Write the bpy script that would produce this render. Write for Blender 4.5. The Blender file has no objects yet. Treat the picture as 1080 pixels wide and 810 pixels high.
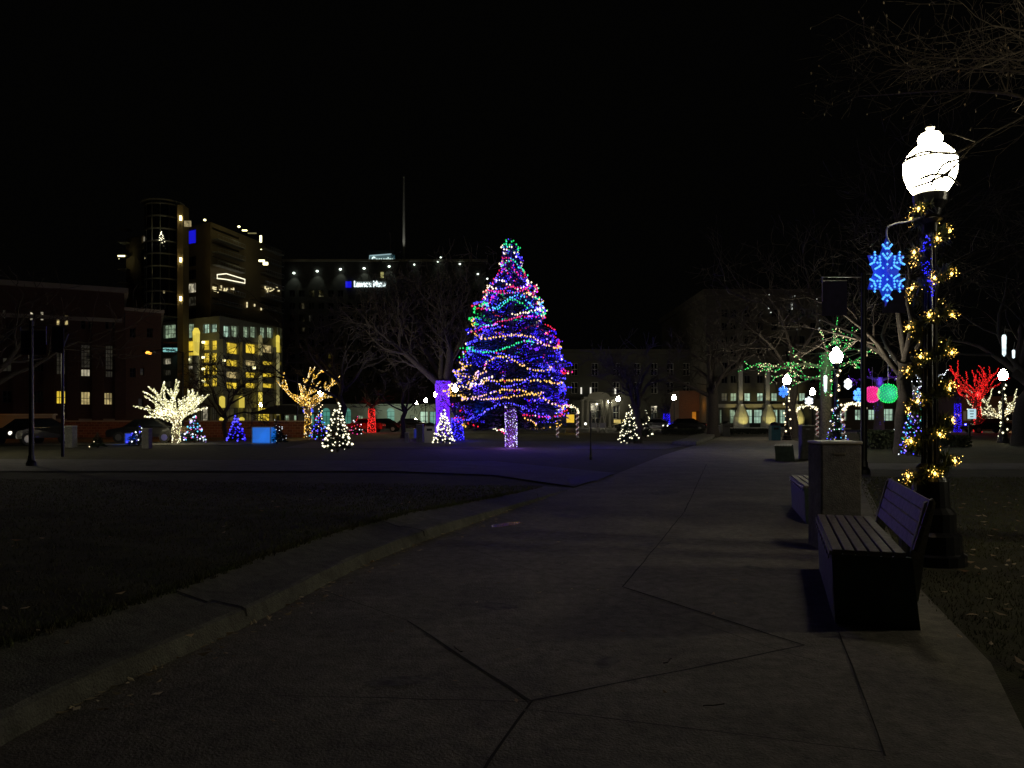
import bpy, math, random
from math import sin, cos, pi, radians
from mathutils import Vector, Matrix
R = random.Random(7)
scn = bpy.context.scene
COL = scn.collection
F = 811.0; HZ = 441.0; EYE = 1.5

# ---------- measuring helpers (photo survey -> metres on the ground) ----------
def gy(py): return EYE*F/(py-HZ)
def gx(px, Y): return (px-540.0)/F*Y
def gz(py, Y): return EYE+(HZ-py)*Y/F
def G(px, py, z=0.0):
    Y = (EYE-z)*F/(py-HZ)
    return Vector((gx(px, Y), Y, z))
def P(px, py, Y): return Vector((gx(px, Y), Y, gz(py, Y)))

# ---------- materials ----------
MATS = {}
def mat(name, col, rough=0.8, metal=0.0, noise=0.0, nscale=8.0, bump=0.0, bscale=40.0, spec=0.4, col2=None, coat=0.0):
    if name in MATS: return MATS[name]
    m = bpy.data.materials.new(name); m.use_nodes = True
    nt = m.node_tree; b = nt.nodes['Principled BSDF']
    b.inputs['Roughness'].default_value = rough; b.inputs['Metallic'].default_value = metal
    b.inputs['Specular IOR Level'].default_value = spec; b.inputs['Coat Weight'].default_value = coat
    tc = nt.nodes.new('ShaderNodeTexCoord')
    n1 = nt.nodes.new('ShaderNodeTexNoise'); n1.inputs['Scale'].default_value = nscale; n1.inputs['Detail'].default_value = 6
    nt.links.new(tc.outputs['Object'], n1.inputs['Vector'])
    r = nt.nodes.new('ShaderNodeValToRGB')
    c2 = col2 or tuple(c*(1-noise) for c in col)
    r.color_ramp.elements[0].position = .35; r.color_ramp.elements[1].position = .65
    r.color_ramp.elements[0].color = (*c2, 1); r.color_ramp.elements[1].color = (*col, 1)
    nt.links.new(n1.outputs['Fac'], r.inputs['Fac']); nt.links.new(r.outputs['Color'], b.inputs['Base Color'])
    if bump:
        n2 = nt.nodes.new('ShaderNodeTexNoise'); n2.inputs['Scale'].default_value = bscale; n2.inputs['Detail'].default_value = 5
        nt.links.new(tc.outputs['Object'], n2.inputs['Vector'])
        bp = nt.nodes.new('ShaderNodeBump'); bp.inputs['Strength'].default_value = bump; bp.inputs['Distance'].default_value = .02
        nt.links.new(n2.outputs['Fac'], bp.inputs['Height']); nt.links.new(bp.outputs['Normal'], b.inputs['Normal'])
    MATS[name] = m; return m
def emit(name, col, s, sample=False, vary=0.0, vscale=3.0, base=None):
    """light-giving surface (bulbs, lamp globes, lit windows)"""
    if name in MATS: return MATS[name]
    m = bpy.data.materials.new(name); m.use_nodes = True
    nt = m.node_tree; b = nt.nodes['Principled BSDF']
    b.inputs['Base Color'].default_value = (*(base or (.3, .3, .3)), 1)
    b.inputs['Roughness'].default_value = .4
    b.inputs['Emission Color'].default_value = (*col, 1); b.inputs['Emission Strength'].default_value = s
    if vary:
        tc = nt.nodes.new('ShaderNodeTexCoord'); n = nt.nodes.new('ShaderNodeTexVoronoi')
        n.inputs['Scale'].default_value = vscale; n.feature = 'F1'; n.distance = 'CHEBYCHEV'
        nt.links.new(tc.outputs['Object'], n.inputs['Vector'])
        n2 = nt.nodes.new('ShaderNodeTexNoise'); n2.inputs['Scale'].default_value = vscale*1.7
        nt.links.new(tc.outputs['Object'], n2.inputs['Vector'])
        sep = nt.nodes.new('ShaderNodeSeparateColor'); nt.links.new(n.outputs['Color'], sep.inputs[0])
        mx = nt.nodes.new('ShaderNodeMath'); mx.operation = 'MULTIPLY'
        nt.links.new(sep.outputs[0], mx.inputs[0]); nt.links.new(n2.outputs['Fac'], mx.inputs[1])
        mr = nt.nodes.new('ShaderNodeMapRange'); mr.inputs['From Max'].default_value = .55
        mr.inputs['To Min'].default_value = s*(1-vary); mr.inputs['To Max'].default_value = s*1.25
        nt.links.new(mx.outputs[0], mr.inputs['Value']); nt.links.new(mr.outputs['Result'], b.inputs['Emission Strength'])
    m.cycles.emission_sampling = 'FRONT_BACK' if sample else 'NONE'
    MATS[name] = m; return m

def concrete(name, col, joints=False):
    m = mat(name, col, .9, noise=.3, nscale=1.3, bump=.5, bscale=70, spec=.3)
    nt = m.node_tree; b = nt.nodes['Principled BSDF']
    ramp = [n for n in nt.nodes if n.type == 'VALTORGB'][0]
    tc = [n for n in nt.nodes if n.type == 'TEX_COORD'][0]
    n = nt.nodes.new('ShaderNodeTexNoise'); n.inputs['Scale'].default_value = 120; n.inputs['Detail'].default_value = 2
    nt.links.new(tc.outputs['Object'], n.inputs['Vector'])
    n3 = nt.nodes.new('ShaderNodeTexNoise'); n3.inputs['Scale'].default_value = 9; n3.inputs['Detail'].default_value = 9; n3.inputs['Roughness'].default_value = .75
    nt.links.new(tc.outputs['Object'], n3.inputs['Vector'])
    a = nt.nodes.new('ShaderNodeMath'); a.operation = 'MULTIPLY_ADD'; a.inputs[1].default_value = .8; a.inputs[2].default_value = .55
    nt.links.new(n.outputs['Fac'], a.inputs[0])
    a3 = nt.nodes.new('ShaderNodeMath'); a3.operation = 'MULTIPLY_ADD'; a3.inputs[1].default_value = 2.2; a3.inputs[2].default_value = -.12
    nt.links.new(n3.outputs['Fac'], a3.inputs[0])
    mm = nt.nodes.new('ShaderNodeMath'); mm.operation = 'MULTIPLY'
    nt.links.new(a.outputs[0], mm.inputs[0]); nt.links.new(a3.outputs[0], mm.inputs[1])
    mx = nt.nodes.new('ShaderNodeVectorMath'); mx.operation = 'SCALE'
    nt.links.new(ramp.outputs['Color'], mx.inputs[0]); nt.links.new(mm.outputs[0], mx.inputs['Scale'])
    nt.links.new(mx.outputs[0], b.inputs['Base Color'])
    return m
def brick(name, c1, c2, mortar, scale=4.0):
    m = mat(name, c1, .9, bump=.2)
    nt = m.node_tree; b = nt.nodes['Principled BSDF']
    tc = [n for n in nt.nodes if n.type == 'TEX_COORD'][0]
    mp = nt.nodes.new('ShaderNodeMapping'); mp.inputs['Rotation'].default_value = (radians(90), 0, 0)
    nt.links.new(tc.outputs['Object'], mp.inputs['Vector'])
    br = nt.nodes.new('ShaderNodeTexBrick'); br.inputs['Scale'].default_value = scale
    br.inputs['Color1'].default_value = (*c1, 1); br.inputs['Color2'].default_value = (*c2, 1); br.inputs['Mortar'].default_value = (*mortar, 1)
    nt.links.new(mp.outputs[0], br.inputs['Vector']); nt.links.new(br.outputs['Color'], b.inputs['Base Color'])
    return m

PATH = concrete('path_concrete', (.22, .2, .17))
KERB = concrete('kerb_concrete', (.15, .145, .125))
PAVE = concrete('pavement_concrete', (.13, .125, .12))
JOINT = mat('joint_dark', (.02, .018, .015), 1)
GRASSG = mat('grass_ground', (.055, .055, .022), 1, noise=.5, nscale=2.5, bump=1, bscale=60, col2=(.028, .024, .012))
BLADE = mat('grass_blade', (.09, .115, .035), .8, col2=(.09, .075, .035), nscale=3)
ASPH = mat('asphalt', (.05, .048, .045), .75, noise=.3, nscale=2, bump=.3, bscale=90)
BARK = mat('bark', (.13, .105, .08), .95, noise=.5, nscale=14, bump=1, bscale=30)
BARKD = mat('bark_dark', (.055, .045, .038), .95, noise=.4, nscale=14)
NEEDLE = mat('needles', (.05, .085, .05), .7, noise=.45, nscale=3)
TINSEL = mat('garland_needles', (.14, .19, .09), .6, noise=.5, nscale=30)
IRON = mat('black_iron', (.012, .012, .014), .35, .3, noise=.3, nscale=30, spec=.6, bump=.1)
STEEL = mat('grey_steel', (.35, .35, .36), .35, .8, noise=.2, nscale=20)
WOOD = mat('bench_slat', (.25, .22, .19), .6, noise=.4, nscale=18, bump=.4, bscale=40)
BENCHG = mat('bench_panel_green', (.08, .12, .10), .6, noise=.4, nscale=7, bump=.2, bscale=60)
BENCHC = concrete('bench_side_pale', (.55, .52, .40))
PIERM = concrete('pier_paint', (.23, .23, .22))
PIERT = mat('pier_cap', (.5, .5, .46), .5, noise=.2, nscale=20)
BRICKR = brick('red_brick', (.10, .048, .032), (.07, .034, .024), (.10, .08, .07))
BRICKW = brick('low_wall_brick', (.22, .09, .05), (.12, .05, .03), (.25, .18, .13), 1.2)
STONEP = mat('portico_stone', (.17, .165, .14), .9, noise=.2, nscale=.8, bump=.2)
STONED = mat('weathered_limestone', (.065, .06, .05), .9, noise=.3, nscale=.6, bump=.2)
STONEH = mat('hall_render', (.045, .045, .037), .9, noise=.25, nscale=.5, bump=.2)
STONE = mat('limestone', (.34, .31, .26), .9, noise=.25, nscale=.6, bump=.2)
STONEW = mat('pale_stone', (.42, .41, .37), .9, noise=.2, nscale=.8, bump=.2)
TANP = mat('tan_panel', (.18, .14, .085), .85, noise=.15, nscale=.4)
GREYP = mat('grey_panel', (.34, .35, .34), .85, noise=.2, nscale=.5)
CONCD = mat('concrete_wall_dark', (.06, .056, .052), .9, noise=.3, nscale=.7)
SLAB = mat('floor_slab', (.26, .26, .25), .8, noise=.2, nscale=2)
ROOFM = mat('roof_dark', (.05, .05, .05), .9, noise=.3)
GLASSD = mat('dark_window_glass', (.012, .014, .018), .08, 0, noise=.5, nscale=.7, spec=.8)
FRAMEW = mat('window_frame_pale', (.4, .39, .36), .6)
FRAMED = mat('window_frame_dark', (.05, .05, .05), .5)
BANNER = mat('banner_cloth', (.025, .02, .06), .9, noise=.35, nscale=5, bump=.3, bscale=8)
TYRE = mat('tyre_rubber', (.02, .02, .02), .9)
CHROME = mat('wheel_rim', (.4, .4, .42), .3, .9)
LEAFL = mat('dry_leaf', (.55, .47, .33), .8, noise=.6, nscale=2, col2=(.24, .13, .06))
TEAL = mat('teal_bin_paint', (.02, .12, .13), .5, noise=.2)
BLUEP = mat('blue_bin_paint', (.03, .05, .4), .5, noise=.2)

GLOBE = emit('lamp_globe', (1, .90, .62), 34, True)
GLOBEF = emit('lamp_globe_warm', (1, .91, .64), 150, True)
B_BLUE = emit('bulb_blue', (.07, .06, 1), 2.6); B_DBLUE = emit('bulb_deep_blue', (.01, .0, 1), 1.2)
B_PURP = emit('bulb_violet', (.20, .01, 1), 1.05); B_LAV = emit('bulb_lavender', (.42, .25, 1), 1.6)
B_RED = emit('bulb_red', (1, .01, .01), 1.1); B_GREEN = emit('bulb_green', (.01, 1, .14), 1.1)
B_YEL = emit('bulb_amber', (1, .56, .06), 1.5); B_WARM = emit('bulb_warm_white', (1, .80, .45), 1.9)
B_CREAM = emit('bulb_cream', (1, .93, .62), 2.1); B_WHITE = emit('bulb_cool_white', (.85, .93, 1), 2.2)
B_CRD = emit('bulb_cream_dim', (.75, .72, .32), .8); B_CRM = emit('bulb_cream_mid', (1, .93, .5), 1.0); B_AMD = emit('bulb_amber_dim', (.8, .38, .03), .7)
B_CYAN = emit('bulb_cyan', (.08, .6, 1), 1.6); B_PINK = emit('bulb_magenta', (1, .05, .4), 1.3)
B_ORNG = emit('bulb_garland_amber', (1, .62, .12), 7, True)
B_MINI = emit('bulb_mini_amber', (1, .50, .05), 1.3)
B_BLUEL = emit('bulb_garland_blue', (.01, .01, 1), 1.6, True)

# ---------- mesh builder ----------
class MB:
    def __init__(s): s.v = []; s.f = []; s.m = []; s.mats = []
    def mi(s, m):
        if m not in s.mats: s.mats.append(m)
        return s.mats.index(m)
    def face(s, pts, m):
        b = len(s.v); s.v += [tuple(p) for p in pts]; s.f.append(tuple(range(b, b+len(pts)))); s.m.append(s.mi(m))
    def box(s, c, d, m, rz=0, taper=1.0):
        b = len(s.v); k = s.mi(m); cr, sr = cos(rz), sin(rz)
        for z in (-.5, .5):
            t = taper if z > 0 else 1
            for x, y in ((-.5, -.5), (.5, -.5), (.5, .5), (-.5, .5)):
                X, Y = x*d[0]*t, y*d[1]*t
                s.v.append((c[0]+X*cr-Y*sr, c[1]+X*sr+Y*cr, c[2]+z*d[2]))
        for q in ((0, 3, 2, 1), (4, 5, 6, 7), (0, 1, 5, 4), (1, 2, 6, 5), (2, 3, 7, 6), (3, 0, 4, 7)):
            s.f.append(tuple(b+i for i in q)); s.m.append(k)
    def tube(s, pts, rad, m, n=6, cap=True):
        k = s.mi(m); pts = [Vector(p) for p in pts]
        if not hasattr(rad, '__len__'): rad = [rad]*len(pts)
        b = len(s.v); up = Vector((0, 0, 1))
        for i, p in enumerate(pts):
            d = (pts[min(i+1, len(pts)-1)]-pts[max(i-1, 0)])
            if d.length < 1e-9: d = Vector((0, 0, 1))
            d.normalize()
            a = d.cross(up if abs(d.z) < .9 else Vector((1, 0, 0))).normalized(); c = d.cross(a)
            for j in range(n):
                t = 2*pi*j/n; s.v.append(tuple(p+(a*cos(t)+c*sin(t))*rad[i]))
        for i in range(len(pts)-1):
            for j in range(n):
                j2 = (j+1) % n
                s.f.append((b+i*n+j, b+i*n+j2, b+(i+1)*n+j2, b+(i+1)*n+j)); s.m.append(k)
        if cap:
            s.f.append(tuple(b+j for j in range(n))); s.m.append(k)
            e = b+(len(pts)-1)*n; s.f.append(tuple(e+n-1-j for j in range(n))); s.m.append(k)
    def lathe(s, prof, c, m, n=20):
        s.tube([(c[0], c[1], c[2]+z) for r, z in prof], [max(r, .001) for r, z in prof], m, n)
    def bulb(s, c, r, m, el=1.0):
        b = len(s.v); k = s.mi(m); x, y, z = c
        s.v += [(x+r, y, z), (x-r, y, z), (x, y+r, z), (x, y-r, z), (x, y, z+r*el), (x, y, z-r*el)]
        for q in ((0, 2, 4), (2, 1, 4), (1, 3, 4), (3, 0, 4), (2, 0, 5), (1, 2, 5), (3, 1, 5), (0, 3, 5)):
            s.f.append(tuple(b+i for i in q)); s.m.append(k)
    def ball(s, c, r, m, n=10, sz=1.0):
        s.lathe([(r*sin(pi*i/n), -r*cos(pi*i/n)*sz) for i in range(n+1)], c, m, n*2)
    def build(s, name, parent=None, smooth=False, bevel=0):
        o0 = parent_world(parent) if parent else Vector((0, 0, 0))
        me = bpy.data.meshes.new(name)
        me.from_pydata([(v[0]-o0.x, v[1]-o0.y, v[2]-o0.z) for v in s.v], [], s.f)
        for m in s.mats: me.materials.append(m)
        me.polygons.foreach_set('material_index', s.m)
        if smooth: me.polygons.foreach_set('use_smooth', [True]*len(s.f))
        me.update()
        o = bpy.data.objects.new(name, me); COL.objects.link(o)
        if parent: o.parent = parent
        if bevel:
            bv = o.modifiers.new('bevel', 'BEVEL'); bv.width = bevel; bv.segments = 2; bv.limit_method = 'ANGLE'
        return o
def parent_world(o):
    v = Vector(o.location)
    while o.parent: o = o.parent; v += Vector(o.location)
    return v
def tag(o, label=None, cat=None, group=None, kind=None):
    if label: o['label'] = label
    if cat: o['category'] = cat
    if group: o['group'] = group
    if kind: o['kind'] = kind
    return o
def thing(name, label, cat, loc, group=None, rz=0):
    o = bpy.data.objects.new(name, None); COL.objects.link(o); o.location = loc; o.rotation_euler.z = rz
    o.empty_display_size = .2
    return tag(o, label, cat, group)
def copy_tree(o, parent=None):
    c = o.copy(); COL.objects.link(c)
    if parent: c.parent = parent
    for ch in [x for x in KIDS(o)]: copy_tree(ch, c)
    return c
def KIDS(o): return [x for x in bpy.data.objects if x.parent == o]
def dup(o, loc, label, group=None, rz=None, sc=None):
    c = copy_tree(o); c.location = loc; c['label'] = label
    if group: c['group'] = group
    if rz is not None: c.rotation_euler.z = rz
    if sc: c.scale = (sc, sc, sc)
    return c
def plight(p, col, w, r=.05, name='light', parent=None):
    l = bpy.data.lights.new(name, 'POINT'); l.color = col; l.energy = w; l.shadow_soft_size = r
    o = bpy.data.objects.new(name, l); COL.objects.link(o); o.location = p
    if parent: o.parent = parent; o.location = Vector(p)-parent_world(parent)
    return o
def slight(p, tgt, col, w, ang=90, r=.1, name='spot', parent=None):
    l = bpy.data.lights.new(name, 'SPOT'); l.color = col; l.energy = w; l.shadow_soft_size = r
    l.spot_size = radians(ang); l.spot_blend = .6
    o = bpy.data.objects.new(name, l); COL.objects.link(o); o.location = p
    o.rotation_euler = (Vector(tgt)-Vector(p)).to_track_quat('-Z', 'Y').to_euler()
    if parent: o.parent = parent; o.location = Vector(p)-parent_world(parent)
    return o

# ---------- camera / world ----------
cam = bpy.data.cameras.new('camera'); co = bpy.data.objects.new('camera', cam); COL.objects.link(co)
co.location = (0, 0, EYE); co.rotation_euler = (radians(90), 0, 0)
cam.sensor_width = 36; cam.lens = 36*F/1080; cam.shift_y = (HZ-405)/1080; cam.clip_end = 3000; cam.clip_start = .05
scn.camera = co
w = bpy.data.worlds.new('World'); scn.world = w; w.use_nodes = True
nt = w.node_tree; bg = nt.nodes['Background']
sky = nt.nodes.new('ShaderNodeTexSky'); sky.sky_type = 'NISHITA'; sky.sun_disc = False
sky.sun_elevation = radians(-4); sky.sun_rotation = radians(200)
add = nt.nodes.new('ShaderNodeVectorMath'); add.operation = 'ADD'; add.inputs[1].default_value = (.0085, .0085, .0075)  # town glow on the night sky
sc_ = nt.nodes.new('ShaderNodeVectorMath'); sc_.operation = 'SCALE'; sc_.inputs['Scale'].default_value = .02
nt.links.new(sky.outputs[0], sc_.inputs[0]); nt.links.new(sc_.outputs[0], add.inputs[0])
nt.links.new(add.outputs[0], bg.inputs['Color']); bg.inputs['Strength'].default_value = .09
vs = scn.view_settings; vs.view_transform = 'Standard'; vs.look = 'None'; vs.exposure = 0; vs.gamma = 1; vs.use_curve_mapping = False
cy = scn.cycles; cy.use_denoising = True; cy.sample_clamp_indirect = .5; cy.sample_clamp_direct = 0; cy.max_bounces = 4
cy.diffuse_bounces = 2; cy.caustics_reflective = False; cy.caustics_refractive = False

# ---------- ground ----------
def sheet(name, pts, z, m, cat=None, kind='structure', skirt=0.0):
    b = MB(); b.face([(p[0], p[1], z) for p in pts], m)
    return tag(b.build(name), kind=kind)
b = MB()
b.face([(-900, -60, 0), (900, -60, 0), (900, 1500, 0), (-900, 1500, 0)], GRASSG)
tag(b.build('ground'), kind='structure')
LEFT = [G(-160, 900), G(40, 765), G(262, 660), G(400, 590), G(520, 545), G(605, 515)]
def catmull(pts, n=8):
    out = []; q = [2*pts[0]-pts[1]]+list(pts)+[2*pts[-1]-pts[-2]]
    for i in range(1, len(q)-2):
        for k in range(n):
            t = k/n; a, b_, c, d = q[i-1], q[i], q[i+1], q[i+2]
            out.append(.5*((2*b_)+(c-a)*t+(2*a-5*b_+4*c-d)*t*t+(3*b_-a-3*c+d)*t**3))
    out.append(Vector(pts[-1])); return out
LC = catmull(LEFT)
RIGHT = [Vector((1.2, 1.0, 0)), G(1045, 700), G(964, 615), G(905, 495), G(872, 478), G(850, 468), G(826, 461)]
FARL = [G(650, 500), G(700, 480), G(742, 467), G(760, 460.5)]
sheet('main_path', [(-6, -1), (3, -1)]+RIGHT+[p for p in reversed(FARL)]+[p for p in reversed(LC)], .006, PATH)
# joints and cracks of the path
b = MB()
def joint(a, c, w=.013, wob=.006, z=.0095):
    a = G(*a); c = G(*c); n = max(4, int((c-a).length/.25)); d = (c-a).normalized(); s = Vector((-d.y, d.x, 0))
    prev = None
    for i in range(n+1):
        p = a.lerp(c, i/n)+s*R.uniform(-wob, wob); ww = w*R.uniform(.6, 1.2)/2
        cur = (p+s*ww, p-s*ww)
        if prev: b.face([(prev[0].x, prev[0].y, z), (prev[1].x, prev[1].y, z), (cur[1].x, cur[1].y, z), (cur[0].x, cur[0].y, z)], JOINT)
        prev = cur
joint((430, 656), (560, 741), .02); joint((560, 741), (848, 682), .018); joint((848, 682), (657, 620), .02)
joint((560, 741), (500, 830), .016); joint((657, 620), (722, 540), .014); joint((722, 540), (745, 490), .02, z=.0098)
joint((290, 735), (560, 742), .008); joint((560, 750), (930, 795), .008, z=.0102); joint((885, 668), (935, 800), .01, z=.0105)
joint((430, 656), (300, 610), .008, z=.0107); joint((540, 560), (830, 575), .01, z=.011); joint((600, 512), (905, 520), .02, z=.0112)
joint((650, 500), (890, 500), .03, z=.0114); joint((690, 484), (870, 484), .05, z=.0116); joint((480, 575), (860, 700), .006, .03, z=.0118)
tag(b.build('path_joints'), kind='structure')
# kerb bank
b = MB(); prev = None
N = len(LC)
for i, p in enumerate(LC):
    d = (LC[min(i+1, N-1)]-LC[max(i-1, 0)]).normalized(); s = Vector((-d.y, d.x, 0))
    t = i/(N-1); h = 1.0 if t < .72 else max(.12, 1-(t-.72)/.28)
    cc = 1 if (i % 8) else .55
    wv = R.uniform(-.006, .006)
    prof = [(-.01, 0), (.03, .115*h+wv), (.06, .13*h), (.30, .165*h), (.33, .15*h), (.62, .225*h+wv), (.67, .18*h)]
    cur = [p+s*a+Vector((0, 0, z)) for a, z in prof]
    if prev:
        for j in range(len(prof)-1): b.face([prev[j], cur[j], cur[j+1], prev[j+1]], KERB)
    prev = cur
b.face(prev, KERB)
tag(b.build('kerb'), kind='structure')
# joint gaps in kerb
b = MB()
for idx in (16, 27, 36):
    p = LC[idx]; d = (LC[idx+1]-LC[idx-1]).normalized(); s = Vector((-d.y, d.x, 0)); rz = math.atan2(s.y, s.x)
    c = [(.0, .0), (.025, .118), (.06, .134), (.30, .170), (.33, .155), (.62, .232)]
    for j in range(len(c)-1):
        q = [p+s*c[j][0]+Vector((0, 0, c[j][1]+.003)), p+s*c[j+1][0]+Vector((0, 0, c[j+1][1]+.003))]
        b.face([q[0]-d*.012, q[0]+d*.012, q[1]+d*.012, q[1]-d*.012], JOINT)
tag(b.build('kerb_joints'), kind='structure')
# left lawn swelling behind the kerb
LAWN = []
def lawn_h(off, t):
    h = 1.0 if t < .72 else max(.05, 1-(t-.72)/.28)
    return (.215*h)*(1 if off < 3 else max(.15, 1-(off-3)/14))+.02
b = MB(); offs = [.64, 1, 1.6, 2.4, 3.5, 5, 7, 10, 14, 20, 30]; rows = []
for i, p in enumerate(LC):
    d = (LC[min(i+1, N-1)]-LC[max(i-1, 0)]).normalized(); s = Vector((-1, .0, 0)).lerp(Vector((-d.y, d.x, 0)), .5).normalized()
    rows.append([Vector((*(p+s*o_).xy, lawn_h(o_, i/(N-1))+(R.uniform(-.01, .01) if j else -.02))) for j, o_ in enumerate(offs)])
for i in range(N-1):
    for j in range(len(offs)-1): b.face([rows[i][j], rows[i+1][j], rows[i+1][j+1], rows[i][j+1]], GRASSG)
tag(b.build('lawn', smooth=False), kind='structure')
def blade(b, x, y, z, h, wd, m=BLADE):
    a = R.uniform(0, 2*pi); dx, dy = cos(a)*wd, sin(a)*wd; l = R.uniform(-.6, .6)*h; l2 = R.uniform(-.6, .6)*h
    b.face([(x-dx, y-dy, z), (x+dx, y+dy, z), (x+l, y+l2, z+h)], m)
b = MB()
for k in range(52000):
    i = R.uniform(6, N-1.01); i0 = int(i); f = i-i0; o_ = .62+R.random()**1.6*16
    j = max(jj for jj in range(len(offs)) if offs[jj] <= max(o_, .64)); g = (o_-offs[j])/(offs[j+1]-offs[j])
    p = (rows[i0][j].lerp(rows[i0+1][j], f)).lerp(rows[i0][j+1].lerp(rows[i0+1][j+1], f), max(g, 0))
    blade(b, p.x, p.y, p.z-.005, R.uniform(.012, .038)*(1+p.y*.02), .0025+p.y*.0004)
for k in range(5000):
    i = R.uniform(5, N-4); i0 = int(i); p = rows[i0][0].lerp(rows[i0+1][0], i-i0); o_ = R.uniform(-.03-.05*sin(i*5)**2, .08)
    blade(b, p.x-o_, p.y, p.z+.005, R.uniform(.02, .06), .004)
for k in range(40000):
    Y = 2.5+R.random()**1.3*17; xr = 2.3+(Y-4.6)*.417+.25 if Y > 6.5 else 2.95+(Y-4.6)*.25
    X = xr+R.random()*(2.5+Y*.35)
    if (X-4.5)**2+(Y-8)**2 < .3: continue
    blade(b, X, Y, 0, R.uniform(.012, .038)*(1+Y*.02), .0025+Y*.0004)
tag(b.build('grass'), label='short winter grass on the lawns beside the path', cat='grass', kind='stuff')
# fallen leaves
b = MB()
def leaf(x, y, z, s):
    a = R.uniform(0, 2*pi); c, d = cos(a)*s, sin(a)*s; t = [R.uniform(0, .6)*s for _ in range(4)]
    b.face([(x-c, y-d, z+t[0]), (x+d*.45, y-c*.45, z+t[1]*.3), (x+c, y+d, z+t[2]), (x-d*.45, y+c*.45, z+t[3]*.3)], LEAFL)
for k in range(420):
    Y = 3+R.random()**1.4*14; X = (2.95+(Y-4.6)*.4)+R.random()**1.2*(1.5+Y*.4); leaf(X, Y, .03, R.uniform(.02, .06))
for k in range(210):
    i = R.randrange(8, N-4); p = LC[i]; q = LC[i+1]; p = p.lerp(q, R.random()); leaf(p.x+R.random()**3*.35+.02, p.y, .012, R.uniform(.012, .04))
for k in range(60): p = rows[R.randrange(10, N-4)][R.randrange(1, 6)]; leaf(p.x+R.uniform(-.5, .5), p.y+R.uniform(-.5, .5), p.z+.03, R.uniform(.02, .05))
for k in range(80): leaf(R.uniform(-1.2, 3.5), R.uniform(3.5, 20), .014, R.uniform(.012, .03))
for (px, py) in ((775, 614), (752, 651), (200, 707), (70, 716), (215, 730), (1012, 674), (996, 627), (1040, 655), (1060, 640)):
    p = G(px, py); leaf(p.x, p.y, .016 if px > 300 else .2, .035)
tag(b.build('fallen_leaves'), label='scattered dry leaves along the kerb and on the grass', cat='leaves', kind='stuff')
# twigs and dark stains on the concrete
b = MB()
for (px, py) in ((742, 748), (487, 690), (700, 702)):
    p = G(px, py); a = R.uniform(0, pi); q = [p+Vector((cos(a)*.03*k+R.uniform(-.01, .01), sin(a)*.03*k+R.uniform(-.01, .01), .014)) for k in range(5)]
    b.tube(q, .003, BARKD, 4)
tag(b.build('fallen_twigs'), label='small dry twigs scattered on the concrete path', cat='twigs', kind='stuff')
# cross paths, puddle, streets
sheet('cross_path', [G(606, 514.5), G(650, 500), G(520, 487), G(0, 485), G(-900, 485), G(-900, 498), G(0, 498), G(420, 498), G(520, 502)], .028, PAVE)
sheet('side_path', [G(905, 495.5), G(1500, 496), G(1500, 489), G(895, 489)], .012, PAVE)
sheet('tree_plaza', [G(300, 472.5), G(700, 474), G(735, 469), G(720, 465.5), G(330, 466)], .014, PAVE)
WET = mat('wet_concrete', (.02, .02, .022), .06, spec=.8, noise=.2)
def blob(name, c, rx, ry, rz, z, m):
    sheet(name, [(c[0]+cos(rz)*rx*cos(t)*k-sin(rz)*ry*sin(t)*k, c[1]+sin(rz)*rx*cos(t)*k+cos(rz)*ry*sin(t)*k) for t, k in [(2*pi*i/28, R.uniform(.8, 1.1)) for i in range(28)]], z, m)
c = G(534, 554); blob('puddle', c, .34, .12, radians(50), .012, WET)
STAIN = mat('old_stain', (.15, .138, .118), .85, noise=.6, nscale=12, bump=.3)
b = MB(); k = 0
def stain(c, rx, ry, rz, z):
    b.face([(c[0]+cos(rz)*rx*cos(t)*q-sin(rz)*ry*sin(t)*q, c[1]+sin(rz)*rx*cos(t)*q+cos(rz)*ry*sin(t)*q, z) for t, q in [(2*pi*i/30, R.uniform(.75, 1.1)) for i in range(30)]], STAIN)
for (px, py, rx, ry) in ((690, 575, .25, .14), (520, 640, .2, .12), (640, 700, .12, .07), (800, 600, .2, .1), (420, 720, .2, .09), (600, 545, .4, .15), (700, 520, .5, .25)):
    k += 1; stain(G(px, py), rx, ry, R.uniform(0, 3), .0074+.0001*k)
for _ in range(45):
    k += 1; stain(G(R.uniform(380, 900), R.uniform(520, 800)), .016, .013, 0, .0118+.00005*k)
tag(b.build('path_stains'), kind='structure')
sheet('dark_patch', [G(603, 513), G(598, 507), G(628, 500), G(648, 500.5), G(630, 508)], .034, mat('dark_grey', (.03, .03, .035), .8, noise=.3))  # flat dark grey sheet over the near corner of the cross path
sheet('street', [(-400, 44), (-14, 44), (-14, 58), (-400, 58)], .02, ASPH)
sheet('pavement', [(-400, 41.6), (-15, 41.6), (-15, 44), (-400, 44)], .04, KERB)
sheet('back_street', [(-400, 78), (400, 78), (400, 92), (-400, 92)], .02, ASPH)
sheet('back_pavement', [(-400, 73.5), (400, 73.5), (400, 78), (-400, 78)], .04, KERB)
sheet('building_forecourt', [(-400, 92), (400, 92), (400, 240), (-400, 240)], .05, PAVE)
# raised kerb stones at the far left edge of the path
b = MB()
for a, c in (((722, 470), (742, 463)), ((735, 464), (757, 457.5))):
    a = G(*a); c = G(*c); d = c-a; b.box(((a+c)/2+Vector((0, 0, .12))), (d.length, 1.3, .24), KERB, math.atan2(d.y, d.x))
tag(b.build('far_kerb', bevel=.06), kind='structure')

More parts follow.
